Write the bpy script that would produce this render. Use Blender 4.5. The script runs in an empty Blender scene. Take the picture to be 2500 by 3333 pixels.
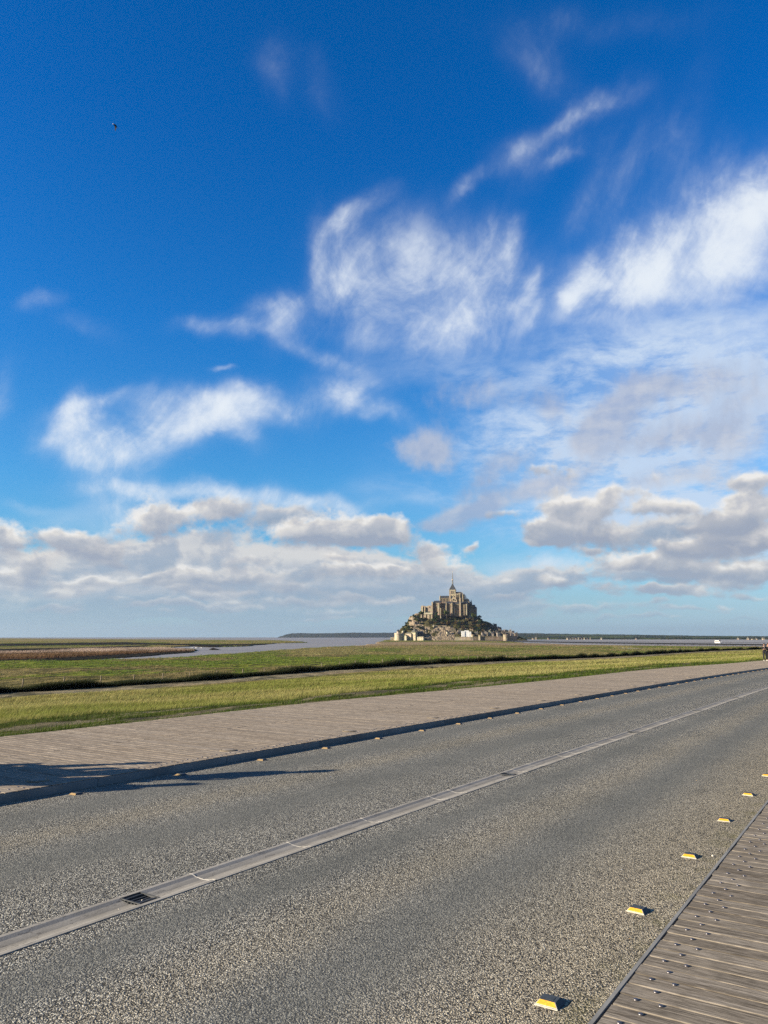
import bpy, bmesh, math, random
import numpy as np
from mathutils import Vector, Matrix, noise as mnoise
sc = bpy.context.scene
col = sc.collection
R = math.radians
random.seed(7)
rng = np.random.default_rng(11)

# ---------------------------------------------------------------- camera
FPX = 2471.0                                   # focal length in photo pixels (2500 x 3333)
PITCH = math.atan((2073 - 1666.5) / FPX)
cam_d = bpy.data.cameras.new('camera')
cam_d.sensor_fit = 'VERTICAL'; cam_d.sensor_height = 24.0
cam_d.lens = 24.0 * FPX / 3333.0
cam_d.clip_start = 0.1; cam_d.clip_end = 60000
cam = bpy.data.objects.new('camera', cam_d); col.objects.link(cam)
cam.location = (0, 0, 0); cam.rotation_euler = (R(90) + PITCH, 0, 0)
sc.camera = cam

# ---------------------------------------------------------------- exposure
EXPO = 1.0; KX = 2 ** EXPO
vs = sc.view_settings
vs.view_transform = 'Standard'; vs.look = 'None'; vs.gamma = 1; vs.exposure = EXPO
vs.use_curve_mapping = False

sc.cycles.use_adaptive_sampling = True; sc.cycles.adaptive_threshold = 0.004; sc.cycles.adaptive_min_samples = 64
sc.cycles.use_denoising = False
sc.cycles.max_bounces = 6; sc.cycles.diffuse_bounces = 2; sc.cycles.glossy_bounces = 2; sc.cycles.volume_bounces = 0

# ---------------------------------------------------------------- sun
SUN_EL, SHADOW_DIR = 19.5, 16.5                # shadows run 16.5 deg from +X towards +Y
sun_d = bpy.data.lights.new('sun', 'SUN'); sun_d.energy = 5.0; sun_d.angle = R(0.5)
sun_d.color = (1.0, 0.86, 0.66)
sun = bpy.data.objects.new('sun', sun_d); col.objects.link(sun)
sd = Vector((-math.cos(R(SHADOW_DIR)) * math.cos(R(SUN_EL)), -math.sin(R(SHADOW_DIR)) * math.cos(R(SUN_EL)), math.sin(R(SUN_EL))))
sun.rotation_euler = sd.to_track_quat('Z', 'Y').to_euler()
sun.location = (0, 0, 50)

# ---------------------------------------------------------------- node helpers
class NT:
    def __init__(s, nt): s.nt = nt; s.n = nt.nodes; s.l = nt.links
    def _in(s, sock, v):
        if v is None: return
        if isinstance(v, bpy.types.NodeSocket): s.l.new(v, sock)
        else: sock.default_value = v
    def math(s, op, a, b=None, c=None, clamp=False):
        n = s.n.new('ShaderNodeMath'); n.operation = op; n.use_clamp = clamp
        s._in(n.inputs[0], a); s._in(n.inputs[1], b); s._in(n.inputs[2], c); return n.outputs[0]
    def vmath(s, op, a, b=None, c=None):
        n = s.n.new('ShaderNodeVectorMath'); n.operation = op
        s._in(n.inputs[0], a); s._in(n.inputs[1], b)
        if op == 'SCALE': s._in(n.inputs[3], c)
        elif c is not None: s._in(n.inputs[2], c)
        return n.outputs['Value'] if op in ('DOT_PRODUCT', 'LENGTH', 'DISTANCE') else n.outputs[0]
    def noise(s, vec, scale, detail=4, rough=.5, dist=0.0, lac=2.0, color=False, typ='FBM', dim='3D'):
        n = s.n.new('ShaderNodeTexNoise'); n.noise_type = typ; n.noise_dimensions = s.dim if hasattr(s, 'dim') else dim
        if typ == 'FBM': n.normalize = True
        s._in(n.inputs['Vector'], vec); n.inputs['Scale'].default_value = scale
        n.inputs['Detail'].default_value = detail; n.inputs['Roughness'].default_value = rough
        n.inputs['Distortion'].default_value = dist; n.inputs['Lacunarity'].default_value = lac
        return n.outputs['Color' if color else 'Fac']
    def voro(s, vec, scale, feature='F1', out='Distance', rnd=1.0):
        n = s.n.new('ShaderNodeTexVoronoi'); n.feature = feature
        s._in(n.inputs['Vector'], vec); n.inputs['Scale'].default_value = scale
        n.inputs['Randomness'].default_value = rnd
        return n.outputs[out]
    def mapr(s, v, a, b, c=0.0, d=1.0, smooth=False):
        n = s.n.new('ShaderNodeMapRange'); n.interpolation_type = 'SMOOTHSTEP' if smooth else 'LINEAR'
        for i, x in enumerate((v, a, b, c, d)): s._in(n.inputs[i], x)
        return n.outputs[0]
    def mapping(s, v, loc=(0, 0, 0), rot=(0, 0, 0), sca=(1, 1, 1), typ='POINT'):
        n = s.n.new('ShaderNodeMapping'); n.vector_type = typ; s._in(n.inputs[0], v)
        n.inputs[1].default_value = loc; n.inputs[2].default_value = rot; n.inputs[3].default_value = sca
        return n.outputs[0]
    def mix(s, f, a, b, typ='MIX'):
        n = s.n.new('ShaderNodeMix'); n.data_type = 'RGBA'; n.blend_type = typ; n.clamp_factor = True
        s._in(n.inputs[0], f)
        for k, v in ((6, a), (7, b)):
            if isinstance(v, tuple) and len(v) == 3: v = v + (1,)
            s._in(n.inputs[k], v)
        return n.outputs[2]
    def ramp(s, f, stops, interp='LINEAR'):
        n = s.n.new('ShaderNodeValToRGB'); cr = n.color_ramp; cr.interpolation = interp
        while len(cr.elements) < len(stops): cr.elements.new(0.5)
        for e, (p, c) in zip(cr.elements, stops):
            e.position = p
            e.color = (c + (1,)) if isinstance(c, tuple) else (c, c, c, 1)
        s._in(n.inputs[0], f); return n.outputs[0]
    def sep(s, v):
        n = s.n.new('ShaderNodeSeparateXYZ'); s._in(n.inputs[0], v); return n.outputs
    def comb(s, x=0.0, y=0.0, z=0.0):
        n = s.n.new('ShaderNodeCombineXYZ')
        for i, v in enumerate((x, y, z)): s._in(n.inputs[i], v)
        return n.outputs[0]

def srgb(r, g, b):
    f = lambda c: (c / 255 / 12.92) if c / 255 <= .04045 else ((c / 255 + .055) / 1.055) ** 2.4
    return (f(r), f(g), f(b))

# ---------------------------------------------------------------- sky and clouds (directions only)
CP, SP = math.cos(PITCH), math.sin(PITCH)
def ray(x, y):
    """photo pixel -> direction with Y = forward component (not normalised)"""
    a = (x - 1250) / FPX; b = (1666.5 - y) / FPX
    return Vector((a, CP - b * SP, SP + b * CP))
def azel(sx, sy):
    d = ray(sx * 1.507, sy * 1.507).normalized()
    return math.atan2(d.x, d.y), math.asin(d.z)

world = bpy.data.worlds.new('World'); sc.world = world; world.use_nodes = True
W = NT(world.node_tree); W.n.clear(); W.dim = '2D'
STR = 0.1 / KX
tc = W.n.new('ShaderNodeTexCoord')
gx, gy, gz = W.sep(tc.outputs['Generated'])
az = W.math('ARCTAN2', gx, gy); el = W.math('ARCSINE', gz)
P = W.comb(az, el, 0.0)
skyt = W.n.new('ShaderNodeTexSky'); skyt.sky_type = 'NISHITA'; skyt.sun_disc = False
skyt.sun_elevation = R(SUN_EL); skyt.sun_rotation = math.atan2(sd.x, sd.y)
skyt.air_density = 1.0; skyt.dust_density = 0.3; skyt.ozone_density = 3.0; skyt.altitude = 10
eld = W.math('MULTIPLY', el, 180 / math.pi)
def blob_group():
    g = bpy.data.node_groups.new('cloud_blob', 'ShaderNodeTree')
    for nm, t in (('P', 'NodeSocketVector'), ('A', 'NodeSocketVector'), ('B', 'NodeSocketVector'), ('w', 'NodeSocketFloat'), ('M', 'NodeSocketFloat'), ('H', 'NodeSocketFloat')):
        g.interface.new_socket(nm, in_out='INPUT', socket_type=t)
    for nm in ('M', 'H'): g.interface.new_socket(nm, in_out='OUTPUT', socket_type='NodeSocketFloat')
    G = NT(g); i = G.n.new('NodeGroupInput'); o = G.n.new('NodeGroupOutput')
    x = G.vmath('DOT_PRODUCT', i.outputs[0], i.outputs[1]); y = G.vmath('DOT_PRODUCT', i.outputs[0], i.outputs[2])
    d = G.math('MULTIPLY_ADD', y, y, G.math('MULTIPLY', x, x))
    e = G.math('MULTIPLY', G.math('POWER', math.exp(-1), d), i.outputs[3])
    G.l.new(G.math('ADD', e, i.outputs[4]), o.inputs[0]); G.l.new(G.math('MULTIPLY_ADD', e, y, i.outputs[5]), o.inputs[1])
    return g
BG = blob_group(); TILE = 0
def blob_rec(lst, margin):
    out = []
    for (cx, cy, ax, ay, rot, w) in lst:
        c0 = azel(cx, cy); r = R(rot)
        a1 = azel(cx + 8 * math.cos(r), cy - 8 * math.sin(r)); b1 = azel(cx - 8 * math.sin(r), cy - 8 * math.cos(r))
        va = (a1[0] - c0[0], a1[1] - c0[1]); vb = (b1[0] - c0[0], b1[1] - c0[1])
        la = math.hypot(*va) / 8 * ax; lb = math.hypot(*vb) / 8 * ay
        t = math.atan2(va[1], va[0]); ct, st = math.cos(t), math.sin(t)
        k = 2.35
        ex = k * math.hypot(la * ct, lb * st) + margin; ey = k * math.hypot(la * st, lb * ct) + margin
        out.append(((c0[0] - ex, c0[0] + ex, c0[1] - ey, c0[1] + ey), (ct / la, st / la, -(ct * c0[0] + st * c0[1]) / la),
                    (-st / lb, ct / lb, (st * c0[0] - ct * c0[1]) / lb), w))
    return out
def blobs(p1, recs, tile):
    """sum of the soft rotated ellipses that reach this tile of the sky; None when there are none"""
    global TILE
    TILE += 1; eps = 1 + 3e-6 * TILE                    # keeps each tile's nodes its own, so that unseen tiles cost nothing
    M = H = None
    for bb, A, B, w in recs:
        A = tuple(v * eps for v in A); B = tuple(v * eps for v in B); w = w * eps
        if bb[1] < tile[0] or bb[0] > tile[1] or bb[3] < tile[2] or bb[2] > tile[3]: continue
        n = W.n.new('ShaderNodeGroup'); n.node_tree = BG
        W.l.new(p1, n.inputs[0]); n.inputs[1].default_value = A; n.inputs[2].default_value = B; n.inputs[3].default_value = w
        if M is not None: W.l.new(M, n.inputs[4]); W.l.new(H, n.inputs[5])
        M, H = n.outputs
    return M, H
def warp(p, scale, amt, detail=3, rough=.55):
    c = W.noise(p, scale, detail, rough, color=True)
    c = W.vmath('SUBTRACT', c, (.5, .5, .5))
    c = W.vmath('MULTIPLY', c, (amt, amt, 0))
    return W.vmath('ADD', p, c)

# base sky: Nishita graded towards the photo's deep blue
tint = W.ramp(W.math('DIVIDE', eld, 45.0, clamp=True), [
    (0.0, (.62, .84, 1.3)), (.05, (.60, .95, 1.3)), (.12, (.56, 1.20, 1.55)), (.25, (.42, 1.24, 1.75)), (.5, (.12, 1.08, 1.92)), (.8, (.02, .92, 1.85)), (1.0, (.0, .90, 1.8))])
base = W.mix(1.0, skyt.outputs[0], tint, 'MULTIPLY')
# E
CIRRUS = [(870,610,140,100,0,.20),(1030,640,110,90,0,.25),(1470,570,130,80,25,.7),(1425,560,50,70,-32,.5),(1570,500,90,90,40,.8),(1640,430,60,80,40,.6),(1300,610,80,45,20,.4),(205,950,80,55,0,.40),(290,960,110,48,0,.3),(490,895,140,45,0,.4),(620,690,70,50,0,.35),(1200,340,110,35,30,.12),(180,935,42,50,0,.8),(160,888,20,34,-10,.8),(215,965,60,45,0,.55),(130,950,45,20,30,.5),(195,1005,60,22,-25,.75),(300,990,60,28,12,.5),
 (245,872,85,15,12,.6),(350,915,50,30,-25,.9),(470,882,110,30,-3,.95),(555,868,60,26,-8,.8),(530,945,50,24,-38,.45),(430,930,80,22,12,.7),
 (776,845,38,15,38,.9),(765,832,95,38,10,.45),(810,880,80,20,-22,.45),
 (608,700,28,50,-25,.8),(590,655,50,22,10,.4),(490,702,70,22,-5,.5),(670,765,120,16,-24,.35),
 (688,560,20,80,0,.75),(760,455,65,18,28,.7),(735,610,40,45,-40,.7),(830,560,95,90,0,.42),(900,660,100,70,0,.4),(840,730,130,38,0,.3),(760,520,60,50,0,.3),
 (1088,545,16,45,-20,.5),(1056,528,40,50,0,.4),(1129,616,55,18,42,.6),(968,694,60,40,35,.85),(890,575,30,60,0,.35),(1020,610,110,80,0,.42),(1135,665,50,16,42,.45),(1000,740,120,50,0,.35),
 (1000,405,50,16,48,.36),(1105,328,55,34,20,.4),(1190,285,95,20,32,.45),(1310,215,70,26,20,.26),(1200,350,60,20,10,.2),
 (1330,400,130,50,62,.12),(1450,330,160,40,65,.10),(1260,440,100,30,60,.12),
 (1262,600,50,36,42,.95),(1240,640,30,16,-35,.6),(1425,560,42,70,-32,1.2),(1600,480,60,90,-38,1.15),(1665,390,50,60,-40,.9),(1470,600,170,45,8,.6),(1560,560,120,60,20,.7),(1390,520,50,50,0,.6),
 (1470,705,160,28,-5,.4),(1620,740,110,40,10,.5),(1320,690,110,24,-8,.3),(1640,700,50,30,0,.5),(1500,640,200,18,-8,.35),
 (0,860,26,60,-20,.3),(88,652,40,20,20,.22),(200,715,70,24,-20,.1),(600,170,40,60,0,.16),(700,180,70,30,-55,.10),(1170,150,90,40,-40,.12),(1240,60,200,40,0,.07),
 (480,800,20,5,0,.35),(60,1085,70,12,-6,.6),(330,1068,140,18,-3,1.15),(520,1078,120,17,-9,1.0),(700,1088,95,15,-9,1.0),(170,1108,130,24,5,.75),(250,1145,80,26,0,.9),(640,1100,120,25,0,.5),
 (1170,1222,120,20,4,.8),(870,1082,120,14,4,.3),(850,1180,60,30,0,.2)]
VEIL = [(1120,1120,170,60,10,.4),(1050,1010,160,60,10,.3),(1450,960,320,120,10,.35),(1550,1180,200,120,0,.5),(1150,1230,160,40,0,.5),(1500,860,300,200,0,.5),(1420,1060,340,120,0,.45),(1560,700,200,120,10,.3),(1250,760,220,90,0,.25),(1080,945,130,40,5,.8),(1040,900,60,16,5,.5),(1330,1000,180,40,14,.6),(1550,940,190,90,20,.8),(1600,820,150,70,15,.6),(1240,960,120,60,0,.45),(1400,760,200,50,10,.45),(1000,790,170,40,0,.35),(1100,860,150,60,0,.35),(1180,1000,150,40,0,.4),(1450,1100,250,80,0,.55),(900,1060,130,20,0,.25),(1300,860,150,60,0,.35)]
PUFF = [(1330,960,120,40,12,.45),(1480,930,120,40,8,.5),(1120,980,90,30,15,.35),(1590,960,100,40,5,.5),(1440,1120,120,30,8,.4),(900,968,62,36,12,1.0),(945,985,50,26,0,.6),(1186,890,50,48,30,.75),(1272,934,55,30,25,1.1),(1300,905,50,30,30,.7),(1370,853,90,40,25,.8),(1500,822,110,38,18,.6),(1610,850,100,55,10,.65),(1046,850,110,45,0,.55),
 (1040,1038,90,24,32,.5),(968,1120,56,24,12,1.0),(920,1135,40,14,0,.7),(1056,1098,54,28,20,1.1),(1170,1056,76,28,5,.9),(1240,1020,76,30,20,.7),(1394,1046,120,34,20,.65),(1545,1030,90,36,0,.8),(1500,930,120,30,10,.3)]
BACK = [(100,1270,200,60,0,1.0),(450,1250,260,60,0,1.0),(780,1265,220,50,0,1.0),(450,1325,520,16,0,1.0),(1050,1330,200,10,0,.8),(470,1222,170,34,2,1.62),(690,1225,150,32,0,1.50),(180,1235,130,38,0,1.38),(330,1200,130,30,0,1.25),(60,1300,150,34,0,1.62),(300,1290,260,34,0,1.62),(600,1285,260,36,0,1.62),(850,1285,170,30,0,1.50),(780,1230,110,30,0,1.25),(440,1160,120,30,0,1.25),
 (968,1245,80,40,0,1.38),(1181,1250,74,22,0,1.38),(1080,1276,90,26,0,1.38),(1342,1165,90,36,0,1.25),(1500,1130,120,40,5,1.12),(1560,1160,130,60,5,1.12),(1430,1240,230,24,0,1.38),(1264,1306,120,11,0,1.19),(1400,1334,66,8,0,1.25),(1607,1332,54,8,0,1.12),(1306,1332,20,8,0,1.12),(1098,1316,70,11,0,1.25),(1520,1316,120,7,0,1.00),
 (842,1347,15,8,0,1.38),(565,1357,26,4,0,1.12),(240,1347,40,4,0,1.00),(1360,1365,200,5,0,0.75),(300,1340,300,5,0,0.62),(600,1118,90,30,0,1.38),(15,1200,60,30,0,1.12)]
CUMU = [(90,1205,60,16,0,1.0),(250,1215,60,15,0,1.0),(360,1250,70,16,0,1.0),(560,1250,90,16,0,1.1),(850,1240,50,18,0,1.1),(140,1285,90,12,0,1.1),(380,1310,110,9,0,1.0),(650,1303,90,9,0,1.0),(1300,1262,60,12,0,1.0),(1560,1262,60,12,0,1.0),(1130,1210,40,14,0,.9),(156,1162,80,26,-5,1.5),(10,1160,50,32,0,1.3),(340,1130,80,38,12,1.4),(478,1105,84,36,8,1.5),(700,1150,130,32,6,1.7),(806,1156,60,30,0,1.3),
 (470,1232,110,24,2,1.1),(720,1236,90,20,0,1.1),(45,1240,60,22,0,1.2),(190,1262,90,16,0,1.0),(420,1285,60,11,0,1.0),(620,1275,80,13,0,1.0),(760,1290,70,11,0,1.0),(80,1312,90,9,0,1.0),(300,1312,60,8,0,.9),(500,1312,80,8,0,.9),(720,1322,90,8,0,.9),(860,1300,60,10,0,.9),
 (926,1190,54,32,0,1.5),(975,1225,60,26,0,1.1),(832,1152,36,26,0,1.1),(1155,1148,50,26,-8,1.3),(1262,1118,70,32,18,1.6),(1225,1168,50,24,0,1.2),(1342,1160,56,26,0,1.0),
 (1467,1092,86,20,0,1.4),(1610,1112,90,34,12,1.4),(1635,1040,50,30,10,1.1),(1498,1184,74,22,0,1.3),(1625,1165,70,28,0,1.2),(1380,1222,110,18,0,1.4),(1520,1235,90,18,0,1.3),(1640,1232,80,26,0,1.4),(1420,1278,110,12,0,1.2),(1612,1285,80,10,0,1.1),
 (1190,1252,50,14,0,1.0),(1090,1290,60,10,0,1.0),(1020,1186,14,12,0,1.0),(1170,1172,30,12,0,.8)]

rb_ = random.Random(12)
for _ in range(46):
    y = 1000 + 345 * rb_.random() ** .8; k = (1400 - y) / 400; CUMU.append((rb_.uniform(1060, 1670), y, rb_.uniform(22, 62) * (.6 + k * .5), rb_.uniform(10, 20) * (.25 + k), rb_.uniform(-4, 10), rb_.uniform(.6, 1.0)))
for _ in range(26):
    y = 1190 + 150 * rb_.random(); k = (1400 - y) / 400; CUMU.append((rb_.uniform(-10, 1000), y, rb_.uniform(25, 60), rb_.uniform(10, 20) * (.25 + k), rb_.uniform(-3, 3), rb_.uniform(.6, .95)))
one = (0, 0, 1)
C3 = lambda r, g, b: tuple(c / STR / KX for c in srgb(r, g, b))
# --- shared noise fields
pw = warp(warp(P, 4.5, 0.050, 3), 14.0, 0.026, 4)
PC1 = W.vmath('ADD', pw, one)
ps = warp(P, 2.6, 0.16, 2)
fib = W.noise(W.vmath('MULTIPLY', W.vmath('ADD', W.vmath('MULTIPLY', ps, (0, 0, 0)), W.comb(
    W.vmath('DOT_PRODUCT', ps, (math.cos(R(52)), math.sin(R(52)), 0)), W.vmath('DOT_PRODUCT', ps, (-math.sin(R(52)), math.cos(R(52)), 0)), 0.0)), (5, 17, 1)), 1.0, 10, .64, dist=.25)
fib2 = W.noise(warp(P, 6, .06, 5), 11.0, 11, .64, dist=.2)
tx = W.mapr(W.math('MULTIPLY_ADD', fib, .36, W.math('MULTIPLY', fib2, .64)), .34, .66)
PV1 = W.vmath('ADD', warp(P, 5, .07, 2), one)
mk = W.noise(W.vmath('MULTIPLY', warp(P, 7, .03, 4), (16, 44, 1)), 1.0, 7, .66, dist=.15)
mk2 = W.noise(W.vmath('MULTIPLY', P, (5, 12, 1)), 1.0, 8, .62, dist=.3)
mk = W.mapr(W.math('MULTIPLY_ADD', mk, .45, W.math('MULTIPLY', mk2, .55)), .40, .66)
hz = W.math('POWER', math.exp(-1), W.math('POWER', W.math('DIVIDE', W.math('ABSOLUTE', eld), 3.6), 1.3))
lv = W.math('LOGARITHM', W.math('ADD', W.math('MAXIMUM', el, -.02), .09), math.e)   # rows crowd towards the horizon
PL = W.comb(az, W.math('MULTIPLY', lv, .30), 0.0)
def billow(p):
    a = W.noise(p, 7.0, 8, .55, dist=.25)
    b = W.noise(p, 24.0, 7, .58, dist=.2)
    return W.math('MULTIPLY_ADD', a, .68, W.math('MULTIPLY', b, .32))
f0 = billow(PL)
g0 = W.noise(PL, 8.0, 5, .5, dist=.3); g1 = W.noise(W.vmath('ADD', PL, (-.014, .020, 0)), 8.0, 5, .5, dist=.3)
h0 = W.noise(PL, 26.0, 5, .55, dist=.2); h1 = W.noise(W.vmath('ADD', PL, (-.006, .009, 0)), 26.0, 5, .55, dist=.2)
relief = W.mapr(W.math('ADD', W.math('SUBTRACT', g0, g1), W.math('MULTIPLY', W.math('SUBTRACT', h0, h1), .38)), -.10, .10)
fe = W.noise(PL, 60.0, 5, .6)
f0 = W.math('MULTIPLY_ADD', W.math('SUBTRACT', fe, .5), .34, f0)
PD1 = W.vmath('ADD', warp(P, 9, .035, 4, .6), one)
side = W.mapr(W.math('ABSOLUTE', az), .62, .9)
bank = W.math('MULTIPLY', W.math('POWER', math.exp(-1), W.math('POWER', W.math('DIVIDE', W.math('SUBTRACT', eld, 6), 5.0), 2.0)), side)
gen = W.math('MULTIPLY', W.mapr(mk2, .52, .78), W.math('MULTIPLY', side, .45))
RC, RV, RP, RD, RB = blob_rec(CIRRUS, .045), blob_rec(VEIL, .03), blob_rec(PUFF, .015), blob_rec(CUMU, .015), blob_rec(BACK, .015)
FIELDS = dict(base=base, tx=tx, gen=gen, mk=mk, hz=hz, f0=f0, relief=relief, bank=bank, side=side, PC1=PC1, PV1=PV1, PD1=PD1, eld=eld)
VEC = {'base': 'NodeSocketColor', 'PC1': 'NodeSocketVector', 'PV1': 'NodeSocketVector', 'PD1': 'NodeSocketVector'}
def tile_shader(tile):
    """the sky of one patch of directions, as a node group of its own"""
    global W
    g = bpy.data.node_groups.new('sky_tile', 'ShaderNodeTree')
    for nm in FIELDS: g.interface.new_socket(nm, in_out='INPUT', socket_type=VEC.get(nm, 'NodeSocketFloat'))
    g.interface.new_socket('shader', in_out='OUTPUT', socket_type='NodeSocketShader')
    W0 = W; W = NT(g); W.dim = '2D'
    gi = W.n.new('NodeGroupInput'); go = W.n.new('NodeGroupOutput')
    F = {nm: gi.outputs[i] for i, nm in enumerate(FIELDS)}
    W.l.new(tile_body(tile, **F), go.inputs[0])
    W = W0
    n = W.n.new('ShaderNodeGroup'); n.node_tree = g
    for i, nm in enumerate(FIELDS): W.l.new(FIELDS[nm], n.inputs[i])
    return n.outputs[0]
def tile_body(tile, base, tx, gen, mk, hz, f0, relief, bank, side, PC1, PV1, PD1, eld):
    c = base
    if tile[0] < -.62 or tile[1] > .62 or tile[3] > 1:       # away from the view the sky is plainer, dimmed to cut fill light in shadows
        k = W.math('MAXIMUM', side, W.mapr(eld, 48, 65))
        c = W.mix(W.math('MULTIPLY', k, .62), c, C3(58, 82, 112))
    outer = tile[0] < -.62 or tile[1] > .62
    cm, _ = blobs(PC1, RC, tile)
    if outer: cm = gen if cm is None else W.math('ADD', cm, gen)
    if cm is not None:      # high wisps
        ca = W.math('MULTIPLY', cm, W.math('MULTIPLY_ADD', W.math('MULTIPLY', tx, tx), 1.45, .34))
        ca = W.math('SUBTRACT', 1.0, W.math('POWER', math.exp(-1.15), W.math('POWER', ca, 1.25)))
        c = W.mix(W.math('MULTIPLY', ca, .97, clamp=True), c, C3(236, 243, 250))
    vm, _ = blobs(PV1, RV, tile)
    if vm is not None:      # mackerel veil
        va = W.math('MULTIPLY', vm, W.math('MULTIPLY_ADD', mk, 1.0, .32), clamp=True)
        c = W.mix(W.math('MULTIPLY', va, .88), c, C3(205, 222, 243))
    if tile[2] < .3:        # pale air near the horizon
        c = W.mix(W.math('MULTIPLY', hz, .75), c, C3(182, 212, 232))
    pm, _ = blobs(PD1, RP, tile)
    if pm is not None:      # grey puffs
        pd = W.math('MULTIPLY_ADD', W.math('SUBTRACT', f0, .5), 1.6, pm)
        pa = W.math('MULTIPLY', W.mapr(pd, .10, 1.0, smooth=True), .70)
        c = W.mix(pa, c, W.mix(relief, C3(168, 178, 202), C3(200, 201, 210)))
    for recs, sharp, amp, stops in (
            (RB, .8, 2.5, [(0.0, srgb(150, 168, 190)), (.4, srgb(168, 181, 198)), (.72, srgb(190, 195, 204)), (1.0, srgb(218, 218, 218))]),
            (RD, .78, 2.5, [(0.0, srgb(160, 170, 188)), (.35, srgb(180, 185, 195)), (.62, srgb(200, 201, 206)), (.85, srgb(226, 223, 219)), (1.0, srgb(243, 240, 236))])):
        dm, dh = blobs(PD1, recs, tile)
        if outer and tile[2] < .35 and recs is RB:
            dm = bank if dm is None else W.math('ADD', dm, bank)
        if dm is None: continue
        dd = W.math('MULTIPLY_ADD', W.math('SUBTRACT', f0, .5), amp, dm)
        da = W.mapr(dd, .38, .38 + sharp, smooth=True)
        hh = W.math('DIVIDE', dh, W.math('ADD', dm, .08)) if dh is not None else 0.0   # -1 underside .. +1 top of each heap
        lit = W.math('MULTIPLY_ADD', hh, .85, W.math('MULTIPLY', W.math('SUBTRACT', relief, .5), .62))
        lit = W.math('MULTIPLY_ADD', W.mapr(dd, .5, 1.6), -.26, lit)
        ccol = W.ramp(W.mapr(lit, -.75, .42), stops)
        ccol = W.mix(W.mapr(eld, 0.3, 6.0, 0.5, 0.0), ccol, srgb(172, 198, 218))
        ccol = W.mix(1.0, ccol, (1 / STR / KX,) * 3, 'MULTIPLY')
        c = W.mix(W.math('MULTIPLY', da, W.mapr(eld, .3, 3.2, .18, .96)), c, ccol)
    b = W.n.new('ShaderNodeBackground'); W.l.new(c, b.inputs[0]); b.inputs[1].default_value = STR
    return b.outputs[0]
def choose(var, lim, lo, hi):          # only the chosen side is ever evaluated
    m = W.n.new('ShaderNodeMixShader'); W.l.new(W.math('GREATER_THAN', var, lim), m.inputs[0])
    W.l.new(lo, m.inputs[1]); W.l.new(hi, m.inputs[2]); return m.outputs[0]
def tree(var, edges, make):
    if len(edges) == 2: return make(edges[0], edges[1])
    k = len(edges) // 2
    return choose(var, edges[k], tree(var, edges[:k + 1], make), tree(var, edges[k:], make))
AZE = [-4, -.62, -.32, -.12, .05, .2, .35, .62, 4]
ELE = [-.03, .055, .10, .15, .21, .30, .42, 1.6]
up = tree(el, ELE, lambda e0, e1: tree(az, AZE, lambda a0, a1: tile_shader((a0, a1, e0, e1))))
lowb = W.n.new('ShaderNodeBackground'); lowb.inputs[0].default_value = (.9, 1.1, 1.2, 1); lowb.inputs[1].default_value = STR
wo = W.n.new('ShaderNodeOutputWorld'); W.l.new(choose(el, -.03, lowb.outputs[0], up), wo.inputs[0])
world.cycles.sampling_method = 'MANUAL'; world.cycles.sample_map_resolution = 512

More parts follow.
